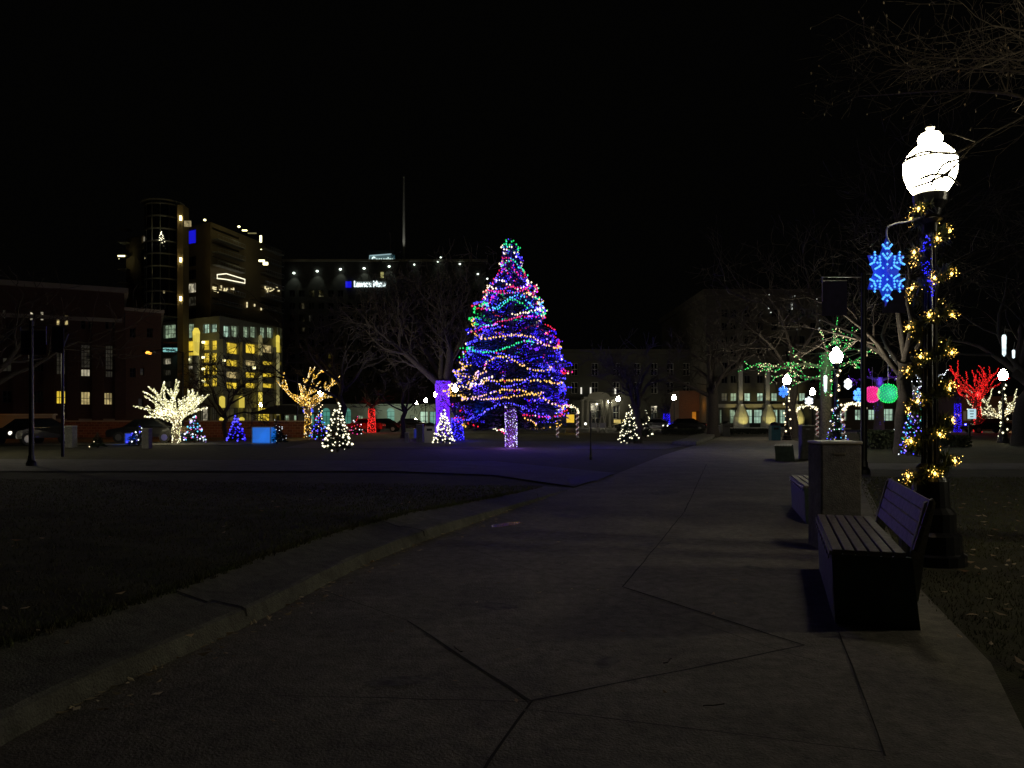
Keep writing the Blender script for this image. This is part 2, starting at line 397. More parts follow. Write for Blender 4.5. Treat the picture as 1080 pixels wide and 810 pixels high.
# ---------- bare trees ----------
def grow(rng, p, d, L, r, lvl, maxl, out, trop=.08, kids=5, jit=.22, ratio=.62):
    n = 6 if lvl < 2 else 4; pts = [Vector(p)]; rad = [r]; d = Vector(d).normalized(); step = L/n
    for i in range(n):
        d = (d+Vector((rng.gauss(0, jit), rng.gauss(0, jit), rng.gauss(0, jit*.7)+trop))).normalized()
        pts.append(pts[-1]+d*step); rad.append(r*(1-.75*(i+1)/n) if lvl else r*(1-.4*(i+1)/n))
    out.append((lvl, pts, rad))
    if lvl < maxl:
        for k in range(kids if lvl else kids+1):
            i = rng.randint(max(1, n//3), n); q = pts[i]
            base = (pts[i]-pts[i-1]).normalized()
            side = base.cross(Vector((rng.gauss(0, 1), rng.gauss(0, 1), rng.gauss(0, 1)))).normalized()
            nd = base*rng.uniform(.5, .9)+side*rng.uniform(.5, .9)
            grow(rng, q, nd, L*ratio*rng.uniform(.7, 1.15), rad[i]*.68, lvl+1, maxl, out, trop, kids, jit, ratio)
def tree_mesh(out, m, root, sides=(9, 6, 4, 3, 3, 3), minr=.004):
    b = MB(); c = MB()
    for lvl, pts, rad in out:
        (b if lvl == 0 else c).tube(pts, [max(x, minr) for x in rad], m, sides[min(lvl, 5)], cap=(lvl == 0))
    b.build('trunk', root, smooth=True)
    if c.v: c.build('branches', root, smooth=True)
def wrap_bulbs(b, pts, rad, spacing, rb, mats, rng, extra=.0):
    for i in range(len(pts)-1):
        a, c = pts[i], pts[i+1]; L = (c-a).length; n = max(1, int(L/spacing)); d = (c-a).normalized()
        s = d.cross(Vector((.3, .2, .9))).normalized(); t = d.cross(s)
        for k in range(n):
            f = (k+rng.random())/n; an = rng.uniform(0, 2*pi); r = rad[i]*(1-f)+rad[i+1]*f+rb*.6+extra
            b.bulb(a.lerp(c, f)+(s*cos(an)+t*sin(an))*r, rb*rng.uniform(.75, 1.25), rng.choice(mats))
def bare_tree(label, px, py, htop, spread, seed, m=BARK, rt=.3, maxl=4, limbs=5, trunkf=.3, kids=4, trop=.06, Yov=None, minr=None, group='bare trees in the park', name='bare_tree'):
    rng = random.Random(seed); Y = Yov or gy(py); base = Vector((gx(px, Y), Y, 0)); H = gz(htop, Y)
    root = thing(name, label, 'tree', base, group)
    out = []; ft = H*trunkf
    tp = [base+Vector((rng.gauss(0, .04)*k, rng.gauss(0, .04)*k, ft*k/5)) for k in range(6)]
    tp[0].z = -.1
    out.append((0, tp, [rt*1.35, rt*1.05, rt, rt*.95, rt*.95, rt*1.05]))
    for k in range(limbs):
        a = 2*pi*k/limbs+rng.uniform(-.4, .4); el = rng.uniform(.5, 1.25)
        L = (H-ft)*rng.uniform(.5, .75)
        grow(rng, tp[-1-(k % 2)], (cos(a)*cos(el)*spread, sin(a)*cos(el)*spread, sin(el)), L, rt*rng.uniform(.4, .62), 1, maxl, out, trop, kids)
    tree_mesh(out, m, root, minr=minr or max(.006, Y*.00035))
    return root, out
T1, _ = bare_tree('dark bare tree standing behind the white lit cone tree on the left', 361, 463, 285, 1.0, 11, BARKD, .3, 4, 6)
T2, _ = bare_tree('thin dark bare tree right behind the tall cone tree with dotted white lights', 673, 468, 345, .8, 12, BARKD, .22, 4, 6, .35)
T3, _ = bare_tree('big dark bare tree in front of the orange lit annex', 752, 461, 310, 1.0, 13, BARKD, .42, 4, 7, .35)
T4, _ = bare_tree('tall bare tree whose limbs fork beside the white wrapped trunk', 952, 479, 150, 1.05, 24, BARKD, .3, 4, 8, .3, kids=5)
T5, _ = bare_tree('bare tree over the red and cream lit trees at far right', 1075, 470, 210, 1.2, 15, BARKD, .35, 4, 7, .3)
T6, _ = bare_tree('bare tree at the left edge behind the banner pole', -20, 470, 250, 1.0, 16, BARKD, .3, 4, 6, .3, group='bare trees in the park')
T7, _ = bare_tree('slim dark bare tree between the red trunk and the violet trunk', 425, 462, 365, 1.0, 17, BARKD, .18, 4, 6, .35)
T8, _ = bare_tree('bare tree with dark twigs in front of the parking garage', 238, 464, 372, 1.3, 18, BARKD, .16, 4, 7, .3)
T9, _ = bare_tree('bare tree spreading in front of the tall dark office block at right', 838, 462, 235, 1.1, 19, BARKD, .3, 4, 7, .35)
# violet wrapped big bare tree with long left limb
rng = random.Random(5); Yp = 54.0; bp_ = Vector((gx(467, Yp), Yp, 0))
root = thing('bare_tree', 'big bare tree with its trunk wrapped in violet lights', 'tree', bp_, 'bare trees in the park')
out = []; tp = [bp_+Vector((0, 0, -.1)), bp_+Vector((.02, 0, 1.1)), bp_+Vector((0, 0, 2.1)), bp_+Vector((-.02, 0, 3.2)), bp_+Vector((0, 0, 4.1))]
out.append((0, tp, [.54, .43, .40, .43, .5]))
def limb(pxs, Yd, r, lv=1):
    pts = [P(x, y, Yp+dy) for (x, y), dy in zip(pxs, Yd)]
    pts = catmull(pts, 3); rad = [r*(1-.7*i/(len(pts)-1)) for i in range(len(pts))]; out.append((1, pts, rad))
    for i in range(2, len(pts)):
        for _ in range(2):
            d = (pts[i]-pts[i-1]).normalized(); s = d.cross(Vector((rng.gauss(0, 1), rng.gauss(0, 1), rng.gauss(0, 1)))).normalized()
            grow(rng, pts[i], d*.7+s*.7+Vector((0, 0, .15)), rng.uniform(1.6, 3.6), rad[i]*.5, 2, 4, out, .05, 4, .2)
limb([(462, 404), (435, 380), (415, 362), (395, 344)], [0, -.5, -1, -1.5], .27)
limb([(465, 405), (466, 370), (462, 340), (455, 315)], [0, .3, .5, .6], .26)
limb([(470, 405), (474, 370), (470, 345), (462, 320)], [0, -.5, -1, -1.2], .27)
limb([(472, 400), (478, 375), (490, 352), (500, 325)], [0, -.3, -.8, -1.5], .21)
limb([(468, 402), (445, 365), (425, 340), (408, 325)], [0, 1, 2, 3], .2)
limb([(474, 403), (484, 385), (492, 370), (496, 350)], [0, 1, 1.5, 2.5], .17)
tree_mesh(out, BARK, root, minr=.018)
slight(bp_+Vector((-6, -6, .4)), bp_+Vector((-1.5, 0, 8)), (1, .95, .85), 650, 75, .1, 'limb_fill', root)  # added spot without a fixture, brightens the limbs from below
b = MB(); rr = random.Random(2)
wrap_bulbs(b, [tp[0]+Vector((0, 0, .15))]+tp[1:], [.48, .44, .41, .44, .5], .0010, .036, [B_PURP, B_PURP, B_PURP, B_PURP, B_DBLUE], rr, .01)
b.build('light_string', root)
for k, z in enumerate((.6, 1.7, 2.9)):
    plight(bp_+Vector((-.3+.3*k, -1.1, z*.9)), (.25, .05, 1), 16, .1, parent=root)

# ---------- lit deciduous trees ----------
def lit_tree(label, px, py, top, mats, seed, nb, spread, trunkf=.4, rt=.15, sp=.05, rb=.035, maxl=2, light=None, lw=30, name='lit_tree', kids=3, upm=.7, zr=.55, lmin=.8, jit=.1):
    rng = random.Random(seed); Y = gy(py); base = Vector((gx(px, Y), Y, 0)); H = gz(top, Y)
    root = thing(name, label, 'tree', base, 'park trees wrapped in lights')
    out = []; ft = H*trunkf
    tp = [base+Vector((rng.gauss(0, .02)*k, 0, ft*k/4)) for k in range(5)]; tp[0].z = -.05
    out.append((0, tp, [rt*1.15, rt, rt*.95, rt, rt]))
    for k in range(nb):
        a = 2*pi*k/nb+rng.uniform(-.25, .25); el = rng.uniform(upm-.45, upm+.5)
        L = (H-ft)*rng.uniform(lmin, 1.05)
        grow(rng, tp[-1]-Vector((0, 0, rng.uniform(0, ft*.25))), (cos(a)*cos(el)*spread, sin(a)*cos(el)*spread, sin(el)), L, rt*.45, 1, maxl, out, .1, kids, jit, zr)
    tree_mesh(out, BARK, root, minr=.012)
    b = MB()
    for lvl, pts, rad in out: wrap_bulbs(b, pts, rad, sp*(.35 if lvl == 0 else 1), rb, mats, rng)
    b.build('light_string', root)
    if light:
        for k in range(2): plight(base+Vector((.5-k, -1.0, ft+.3*k)), light, lw, .15, parent=root)
    return root
lit_tree('tree densely wrapped in creamy white lights beside the street', 186, 467.5, 408, [B_CRM, B_CRD, B_CRD, B_CREAM], 31, 16, 1.12, .42, .2, .03, .04, 2, (1, .88, .5), 60, kids=4, upm=.6, zr=.55, lmin=.85, jit=.045)
lit_tree('tree wrapped in amber lights with wide arching branches', 325, 462, 382, [B_YEL, B_AMD, B_YEL, B_WARM], 33, 11, 1.7, .5, .24, .05, .04, 2, (1, .6, .15), 50, kids=2, upm=.55, lmin=.7)
lit_tree('tree wrapped in red lights at the right', 1031, 457, 383, [B_RED], 34, 10, 1.1, .5, .3, .07, .05, 2, (1, .03, .03), 60, kids=3, upm=.75)
lit_tree('tree wrapped in cream lights beside the red tree', 1053, 455.5, 405, [B_CRM, B_CRD, B_CREAM], 36, 9, 1.9, .35, .28, .06, .055, 2, (1, .85, .45), 70, kids=2, upm=.6)
# green topped tree
def twiggy(label, px, py, mats, seed, limbs, rb, sp, rt=.25, light=None, lw=20, trunk_from=None, trunk_mats=None, trunk_top=None):
    rng = random.Random(seed); Y = gy(py); base = Vector((gx(px, Y), Y, 0))
    root = thing('lit_tree', label, 'tree', base, 'park trees wrapped in lights'); zt = gz(trunk_top, Y)
    tp = [base+Vector((0, 0, -.1+(zt+.1)*k/5)) for k in range(6)]; out = [(0, tp, [rt*1.2]+[rt]*4+[rt*.8])]
    for pxs, lit in limbs:
        pts = catmull([P(x, y, Y+dy) for x, y, dy in pxs], 3); rad = [max(.012, rt*.4*(1-.8*i/(len(pts)-1))) for i in range(len(pts))]
        out.append((1, pts, rad))
        for i in range(2, len(pts)):
            d = (pts[i]-pts[i-1]).normalized(); s = d.cross(Vector((rng.gauss(0, 1), rng.gauss(0, 1), rng.gauss(0, 1)))).normalized()
            grow(rng, pts[i], d*.8+s*.5, rng.uniform(.6, 1.4), rad[i]*.6, 2, 3, out, .0, 2, .15)
    tree_mesh(out, BARK, root, minr=.012)
    b = MB()
    for lvl, pts, rad in out[1:]: wrap_bulbs(b, pts, rad, sp, rb, mats, rng)
    if trunk_from is not None:
        za = gz(trunk_from, Y); q = [Vector((base.x, base.y, za+(zt-za)*k/6)) for k in range(7)]
        wrap_bulbs(b, q, [rt]*7, sp*.22, rb, trunk_mats or mats, rng)
    b.build('light_string', root)
    if light: plight(base+Vector((-.2, -1, zt-.6)), light, lw, .1, parent=root)
    return root
twiggy('tree with green lights up its trunk and amber dots on its low left branch', 871, 474, [B_GREEN, B_GREEN, B_WARM], 41,
       [([(871, 390, 0), (850, 384, -.5), (825, 388, -1), (800, 384, -1.5)], 1), ([(871, 400, 0), (850, 398, .5), (835, 396, 1)], 1),
        ([(871, 380, 0), (872, 368, 0), (878, 360, 0)], 1), ([(872, 385, 0), (885, 372, .5), (898, 368, 1)], 1), ([(872, 390, 0), (890, 384, 0), (903, 380, .5)], 1)],
       .025, .095, .26, (.02, .9, .3), 28, 418, [B_GREEN], 372)
twiggy('dark trunked tree wrapped in deep blue lights behind the glowing spheres', 927, 454.5, [B_PURP], 42,
       [([(927, 402, 0), (915, 398, 0), (900, 402, 0)], 1), ([(927, 402, 0), (940, 398, 0), (947, 401, 0)], 1)], .035, .5, .55, (.1, .05, 1), 150, 452, [B_DBLUE, B_PURP], 398)
twiggy('trunk net wrapped in cool white lights at the right of the forked bare tree', 965, 470, [B_WHITE], 43,
       [([(963, 410, 0), (960, 402, 0), (956, 399, 0)], 1), ([(967, 412, 0), (971, 404, 0), (973, 400, .3)], 1)], .03, .10, .25, (.8, .9, 1), 25, 462, [B_WHITE, B_WHITE, B_LAV], 408)
# violet glow tree behind big tree (left of it) and red trunk
def lit_trunk(label, px, py, top, r, mats, seed, light, lw, rb=.04, dens=.006, name='wrapped_trunk', taper=.8, dark=60):
    Y = gy(py); base = Vector((gx(px, Y), Y, 0)); H = gz(top, Y); rng = random.Random(seed)
    root = thing(name, label, 'tree', base, 'park trees wrapped in lights')
    tp = [base+Vector((0, 0, -.05+H*k/5)) for k in range(6)]; out = [(0, tp, [r*(1.1-(1.1-taper)*k/5) for k in range(6)])]
    for k in range(6):
        a = k*1.05; grow(rng, tp[-1], (cos(a), sin(a), 1.3), H*.7, r*.35, 1, 3, out, .05, 3)
    tree_mesh(out, BARKD, root, minr=.02)
    b = MB(); wrap_bulbs(b, tp, out[0][2], dens, rb, mats, rng); b.build('light_string', root)
    if light: plight(base+Vector((0, -1.2, H*.5)), light, lw, .1, parent=root)
    return root
lit_trunk('leafless tree with its trunk wrapped solid in red lights', 392, 456.5, 430, .36, [B_RED], 51, (1, .03, .03), 120)
lit_trunk('trunk wrapped in deep blue lights behind the left side of the tall lit tree', 482, 464, 440, .42, [B_DBLUE, B_DBLUE, B_BLUE], 52, (.03, .02, 1), 120)
lit_trunk('short tree wrapped in deep blue lights near the lamp right of centre', 703, 455, 436, .38, [B_DBLUE], 53, (.02, .02, 1), 60)
lit_trunk('leaning trunk wrapped in deep blue lights left of the red tree', 1010, 456, 425, .3, [B_DBLUE], 54, (.02, .02, 1), 60, taper=.9)

# ---------- conifers ----------
def conifer(label, px, py, top, halfw, seed, strings, n=700, name='fir_tree', group='small fir trees with lights', prof=None, bottom=.06, leafs=.22, Y=None, trunk_r=.06):
    Y = Y or gy(py); base = Vector((gx(px, Y), Y, 0)); H = gz(top, Y); Rm = halfw*Y/F; rng = random.Random(seed)
    root = thing(name, label, 'tree', base, group)
    b = MB(); b.tube([base+Vector((0, 0, -.05)), base+Vector((0, 0, H*.5)), base+Vector((0, 0, H*.98))], [trunk_r, trunk_r*.6, .01], BARK, 8); b.build('trunk', root)
    prof = prof or (lambda t: (1-t)**.9)
    b = MB(); s0 = leafs*Rm
    for k in range(n):
        t = bottom+(1-bottom)*(1-math.sqrt(rng.random())) ; R_ = Rm*prof(t); a = rng.uniform(0, 2*pi)
        whorl = .80+.2*sin(t*H*9/max(.6, H/4)+a*2)+.06*rng.random(); q = (.3+.7*rng.random()**.5)*whorl*R_
        p = base+Vector((cos(a)*q, sin(a)*q, H*t)); s = s0*rng.uniform(.6, 1.3)*(.35+.65*(1-t))
        d = Vector((cos(a), sin(a), rng.uniform(-.35, .35))); u = Vector((-sin(a), cos(a), rng.uniform(-.3, .3)))
        for j in (-1, 0, 1):
            e = (d+u*.6*j).normalized(); f = e.cross(Vector((0, 0, 1))).normalized()*.22+Vector((0, 0, .12*rng.choice((-1, 1))))
            b.face([p-e*s*.3+f*s, p+e*s, p-e*s*.3-f*s], NEEDLE)
    b.build('foliage', root)
    for (mats, cnt, rb) in strings:
        b = MB(); a = rng.uniform(0, 6); single = cnt <= 110 and rb >= .045
        for k in range(cnt):
            t = bottom+(1-bottom)*(1-(1-k/cnt)**.62); a += .5+.25*rng.random()
            q = Rm*prof(t)*rng.uniform(.86, 1.06); b.bulb(base+Vector((cos(a)*q, sin(a)*q, H*t+rng.uniform(-.06, .06)*H)), rb*rng.uniform(.8, 1.3), rng.choice(mats))
            if single: b.build('bulb', root); b = MB()
        if b.v: b.build('light_string', root)
    return root
FG = 'small fir trees with lights'
conifer('small cone tree with round white bulbs in front of the amber tree', 356, 477, 423, 18, 61, [([B_CREAM], 82, .045)])
conifer('small cone tree with round white bulbs before the violet trunk', 468, 468, 431, 12, 62, [([B_CREAM], 110, .05)])
conifer('small cone tree with white bulbs right of the tall lit tree', 664, 468, 427, 13, 63, [([B_CREAM], 70, .045)])
conifer('dim fir tree with sparse white bulbs behind the right cone tree', 681, 462, 427, 9, 64, [([B_CREAM], 16, .05)])
conifer('fir tree with aqua and violet bulbs right of the cream lit tree', 205, 467, 436, 13, 65, [([B_CYAN, B_WHITE], 40, .055), ([B_PINK, B_LAV], 30, .045)])
conifer('fir tree with deep blue bulbs left of the blue lit box', 249, 466, 437, 11, 66, [([B_DBLUE, B_BLUE], 70, .055)])
conifer('dark fir tree with a few white bulbs right of the blue lit box', 292, 468, 440, 13, 67, [([B_WHITE], 22, .022)])
conifer('fir tree with blue and pink bulbs beside the amber tree trunk', 337, 464, 432, 11, 68, [([B_BLUE, B_CYAN], 50, .045), ([B_LAV, B_PINK], 22, .04)])
conifer('low fir with blue bulbs above the blue sided bin at left', 146, 470, 447, 14, 69, [([B_BLUE, B_WHITE], 22, .045)])
conifer('dark unlit shrub shaped fir by the orange lit street', 103, 472, 455, 9, 70, [([B_WARM], 2, .03)])
conifer('fir tree with blue green and white bulbs below the white wrapped trunk', 966, 481, 412, 17, 71, [([B_BLUE, B_CYAN], 120, .03), ([B_GREEN, B_WHITE, B_LAV], 70, .03)], n=1400)
conifer('dark fir with tiny coloured bulbs behind the nearest concrete pier', 882, 481, 420, 14, 72, [([B_BLUE, B_WHITE, B_CYAN], 60, .022), ([B_LAV, B_GREEN], 24, .022)], n=900)
conifer('green glowing fir between the red and cream lit trees', 1041, 453, 425, 10, 73, [([B_GREEN], 420, .06)])
conifer('fir tree with red and pink bulbs left of the red wrapped trunk', 376, 459, 438, 9, 75, [([B_RED, B_PINK, B_WHITE], 34, .05)])

# the tall lit tree
Yb = gy(472.5); TB = Vector((gx(539, Yb), Yb, 0)); TH = gz(249, Yb)
PROF = [(0.0, 0), (.085, .6), (.10, 1.9), (.13, 2.45), (.2, 2.62), (.28, 2.7), (.37, 2.62), (.44, 2.42), (.5, 2.12), (.6, 1.8), (.67, 1.58), (.72, 1.34), (.775, 1.05), (.80, .78), (.84, .56), (.895, .46), (.96, .38), (1, .06)]
def bp(t):
    for (a, x), (c, y) in zip(PROF, PROF[1:]):
        if t <= c: return x+(y-x)*(t-a)/(c-a)
    return .05
def bprof(t, a): return bp(t)*(1+.07*sin(3*a+t*17)+.07*sin(7*a-t*31)+.06*((t*15+.25*sin(2*a)) % 1)*-2+.06+.05*sin(13*a+t*90))
root = thing('christmas_tree', 'tall spruce covered in swags of blue violet red green and amber lights', 'tree', TB)
rng = random.Random(99)
b = MB(); b.tube([TB+Vector((0, 0, TH*k/8-.1)) for k in range(9)], [.27, .25, .22, .2, .17, .13, .1, .06, .02], BARK, 12); b.build('trunk', root, smooth=True)
b = MB()
for k in range(15000):
    t = .10+.895*(1-math.sqrt(rng.random()))*1.0; a = rng.uniform(0, 2*pi)
    if t < .2 and abs((a+pi/2+pi) % (2*pi)-pi) < (.21-t)*6: continue
    R_ = bprof(t, a)
    lay = .78+.22*abs(sin(t*TH*3.3+2*sin(a*2)))
    q = R_*lay*(.3+.7*rng.random()**.45); p = TB+Vector((cos(a)*q, sin(a)*q, TH*t-.12*q*rng.random()))
    s = rng.uniform(.12, .3)*(.5+.5*(1-t)); d = Vector((cos(a), sin(a), rng.uniform(-.5, .15))); u = Vector((-sin(a), cos(a), rng.uniform(-.3, .3)))
    for j in (-1, 0, 1):
        e = (d+u*.7*j).normalized(); f = e.cross(Vector((0, 0, 1))).normalized()*.2+Vector((0, 0, .12*rng.choice((-1, 1))))
        b.face([p-e*s*.35+f*s, p+e*s, p-e*s*.35-f*s], NEEDLE)
b.build('foliage', root)
cols = [(B_BLUE, 7), (B_DBLUE, 2), (B_LAV, 2), (B_PURP, 3), (B_WARM, 3), (B_RED, 6), (B_GREEN, 6), (B_YEL, 6), (B_CYAN, 1)]
bag = [c for c, n in cols for _ in range(n)]
SEQ = []
k = 0; t = .13
while t < .97:
    r0 = bp(t); ns = 3 if r0 > 1.2 else 2
    for j in range(ns): SEQ.append((t+rng.uniform(-.02, .02), 2*pi*j/ns+rng.uniform(-.5, .5)+k*.9, 2*pi/ns*rng.uniform(.9, 1.35)))
    t += .028+.012*(t < .6); k += 1
for t0, a0, da in SEQ:
    m = rng.choice(bag); n = max(7, int(bp(t0)*da/.115)); ph = rng.uniform(0, 6); amp = rng.uniform(.16, .5)*(.45+.55*(1-t0)); cyc = rng.uniform(1.8, 4.5); sl = rng.uniform(-.9, .9)*(1-t0*.6)
    b = MB(); ln = []
    for i in range(n):
        f = i/n; a = a0+da*f; z = TH*t0+amp*sin(ph+cyc*a)+sl*(f-.5)+rng.gauss(0, .025)
        q = bprof(z/TH, a)*1.03+rng.gauss(0, .03)
        if z/TH < .19 and abs((a+pi/2+pi) % (2*pi)-pi) < (.2-z/TH)*5: continue
        p = TB+Vector((cos(a)*q, sin(a)*q, z)); ln.append(p)
        mm = m if rng.random() > .07 else rng.choice((B_WARM, B_LAV, B_RED))
        b.bulb(p, (.032 if mm in (B_BLUE, B_DBLUE, B_PURP) else .038)*rng.uniform(.8, 1.3), mm, 1.3)
    b.tube(ln, .005, MATS['needles'], 3, cap=False)
    b.build('light_string', root)
b = MB()
for k in range(9000):   # fine blue net lights through the crown
    t = .12+.87*(1-math.sqrt(rng.random())); a = rng.uniform(0, 2*pi); q = bprof(t, a)*rng.uniform(.8, 1.0)
    if sin(t*46+2.2*sin(a*1.7+1)+1.5*sin(a*3.1))+.5*sin(a*9+t*30) < .35: continue
    if t < .2 and abs((a+pi/2+pi) % (2*pi)-pi) < (.21-t)*6: continue
    b.bulb(TB+Vector((cos(a)*q, sin(a)*q, TH*t)), rng.uniform(.014, .028), rng.choice((B_DBLUE, B_DBLUE, B_DBLUE, B_BLUE, B_PURP)))
tag(b.build('net_lights', root), kind='stuff')
b = MB(); wrap_bulbs(b, [TB+Vector((0, 0, .05+.42*k)) for k in range(6)], [.27]*6, .005, .022, [B_LAV, B_PURP, B_WHITE, B_LAV], rng, .02)
b.build('trunk_lights', root)
for k in range(34):
    t = .13+.83*((k+.5)/34); a = -pi/2+((k*2.4) % 3.6)-1.8; q = bp(t)*.98+.04
    plight(TB+Vector((cos(a)*q, sin(a)*q, TH*t)), [(.03, .02, 1), (.10, .02, 1), (.01, .04, 1), (.04, .01, 1)][k % 4], 34*(.3+bp(t)/2.2), .15, 'string_glow', root)
plight(TB+Vector((0, -.9, .5)), (.35, .12, 1), 65, .15, 'trunk_glow', root)
plight(TB+Vector((2.2, -1.8, .9)), (.4, .35, 1), 22, .2, 'string_glow', root)
plight(TB+Vector((-3, -2, .9)), (.3, .2, 1), 24, .2, 'string_glow', root)

# ---------- street lamps ----------
def make_lamp(globe=GLOBE):
    root = thing('street_lamp', 'x', 'street lamp', (0, 0, 0), 'acorn globe street lamps in the park')
    b = MB()
    b.lathe([(.34, 0), (.34, .10), (.30, .12), (.29, .30), (.24, .34), (.24, .52), (.19, .58), (.17, .85), (.12, .95), (.135, .99), (.10, 1.03)], (0, 0, 0), IRON, 20)
    b.build('base', root)
    b = MB(); v0 = []
    n = 24; k = b.mi(IRON)
    for z, r in ((1.0, .085), (2.2, .075), (3.35, .062)):
        for j in range(n): a = 2*pi*j/n; q = r*(1 if j % 2 else .86); b.v.append((cos(a)*q, sin(a)*q, z))
    for i in range(2):
        for j in range(n): b.f.append((i*n+j, i*n+(j+1) % n, (i+1)*n+(j+1) % n, (i+1)*n+j)); b.m.append(k)
    b.lathe([(.075, 3.34), (.10, 3.37), (.07, 3.42), (.07, 3.52), (.12, 3.56), (.09, 3.60), (.11, 3.66), (.16, 3.74), (.17, 3.82), (.15, 3.84)], (0, 0, 0), IRON, 20)
    b.build('pole', root)
    b = MB(); b.lathe([(.13, 3.835), (.17, 3.86), (.215, 3.93), (.245, 4.02), (.255, 4.10), (.25, 4.17), (.225, 4.235), (.205, 4.25), (.195, 4.27), (.15, 4.315), (.115, 4.34), (.105, 4.36), (.118, 4.39), (.115, 4.42), (.09, 4.455), (.05, 4.475), (.02, 4.48)], (0, 0, 0), globe, 28); b.build('globe', root, smooth=True)
    b = MB(); b.lathe([(.02, 4.475), (.012, 4.49), (.04, 4.505), (.045, 4.52), (.02, 4.535), (.005, 4.56)], (0, 0, 0), PIERT, 12)
    b.build('finial', root)
    b = MB(); b.lathe([(.257, 4.165), (.262, 4.175), (.257, 4.185)], (0, 0, 0), mat('globe_band', (.5, .5, .45), .5), 28); b.build('globe_band', root)
    return root
LY = 8.0; LX = gx(981, LY)
lamp = make_lamp(); lamp.location = (LX, LY, 0); lamp['label'] = 'nearest acorn street lamp beside the slatted bench, lit white'
lamp2 = make_lamp(GLOBEF); LG = 'acorn globe street lamps in the park'
Ys = lambda py: 2.60*F/(HZ-py)
lst = [(882, 376, 'lit street lamp behind the tall concrete pier, garland on its post', 1), (830, 401, 'lit street lamp left of the flood lit piers row with blue snowflake', 1),
       (857, 413.5, 'small lit street lamp between the two garlanded lamps', 0), (1058, 396, 'lit street lamp above the cream lit tree at far right', 1),
       (711, 419.5, 'lit street lamp beside the deep blue wrapped tree', 1), (643, 423, 'left one of two yellowish lamps right of the portico', 0), (652, 421, 'right one of two yellowish lamps right of the portico', 0),
       (480, 410, 'lit lamp touching the left edge of the tall lit tree', 1), (460, 416, 'lit lamp just left of the violet trunk', 1), (449, 422.5, 'brighter of the two distant lamps left of the violet trunk', 0),
       (439, 425, 'faintest distant lamp left of the violet trunk', 0), (338, 415, 'lit lamp among the branches of the amber tree', 1), (275, 427, 'distant lit lamp before the parking garage', 0)]
LAMPS = [(lamp2, lst[0])]
for i, it in enumerate(lst):
    o = lamp2 if i == 0 else copy_tree(lamp2)
    Y = Ys(it[1]); o.location = (gx(it[0], Y), Y, 0); o['label'] = it[2]; o['group'] = LG
    if i: LAMPS.append((o, it))
o = copy_tree(lamp2); o.location = (-22, 31, 0); o['label'] = 'added street lamp outside the frame, lighting the left lawn'; o['group'] = LG  # unseen lamp added to light the bare limbs and lawn from this side
plight((-21.4, 30.6, 4.0), (1, .9, .66), 75, .25, 'lamp_side_light')  # extra light beside its globe, added to brighten limbs and lawn
o = copy_tree(lamp2); o.location = (12.5, 6.2, 0); o['label'] = 'lit street lamp on the right lawn just outside the frame'; o['group'] = LG
plight((12.1, 6.1, 4.0), (1, .90, .62), 32, .25, 'lamp_side_light')
# garland spiralling up a post (lies on the lamp: a thing of its own)
def garland(label, X, Y, z0, z1, r, turns, nb, detail=1, bulb_r=.028, group='lit garlands round the lamp posts', bm=None):
    root = thing('garland', label, 'garland', (X, Y, z0), group); rng = random.Random(int(X*100)+nb)
    n = int(turns*26); ln = []
    for i in range(n+1):
        f = i/n; a = 2*pi*turns*f+1.2; ln.append(Vector((X+cos(a)*r*(1.15-.3*f), Y+sin(a)*r*(1.15-.3*f), z0+(z1-z0)*f)))
    b = MB(); b.tube(ln, .012, BARKD, 4)
    cnt = int(46*n/26*detail)*(13 if detail >= 1 else 4)
    for k in range(cnt):
        i = rng.randrange(n); p = ln[i].lerp(ln[i+1], rng.random()); d = Vector((rng.gauss(0, 1), rng.gauss(0, 1), rng.gauss(0, 1))).normalized(); L = rng.uniform(.06, .15)
        s = d.cross(Vector((rng.random(), rng.random(), 1))).normalized()*(.010 if detail >= 1 else .014)
        b.face([p-s, p+s, p+d*L], TINSEL)
    b.build('greenery', root)
    b = MB(); bm = bm or B_ORNG
    b = None if detail >= 1 else MB()
    for k in range(nb):
        f = (k+.5)/nb; a = 2*pi*turns*f+1.2+rng.uniform(-.2, .2); q = r*(1.2-.3*f)+.05
        if detail >= 1:
            c = (X+cos(a)*q, Y+sin(a)*q, z0+(z1-z0)*f+rng.uniform(-.04, .04)); b1 = MB(); b1.bulb(c, bulb_r*.62, B_ORNG, 1.3); b1.build('bulb', root)
            b2 = b2 if k else MB()
            for j in range(30): b2.bulb((c[0]+rng.gauss(0, .032), c[1]+rng.gauss(0, .032), c[2]+rng.gauss(0, .032)), rng.uniform(.003, .0062), B_MINI if j % 3 else B_ORNG)
        else: b.bulb((X+cos(a)*q, Y+sin(a)*q, z0+(z1-z0)*f), bulb_r, bm)
    (b or b2).build('bulb_string', root)
    return root
garland('bushy garland with amber bulbs spiralling up the nearest lamp post', LX, LY, .75, 3.7, .15, 7.5, 36)
b = MB(); rng = random.Random(3)
gr = thing('blue_light_cluster', 'deep blue light cluster on the nearest lamp post under the globe', 'lights', (LX, LY, 3.0), None)
for (px, py) in ((978, 252), (976, 262), (978, 287), (981, 298), (984, 305), (975, 280)):
    c = P(px, py, LY-.15)
    for _ in range(12): b.bulb(c+Vector((rng.gauss(0, .022), rng.gauss(0, .012), rng.gauss(0, .03))), rng.uniform(.004, .010), B_BLUEL)
b.build('bulb_string', gr)
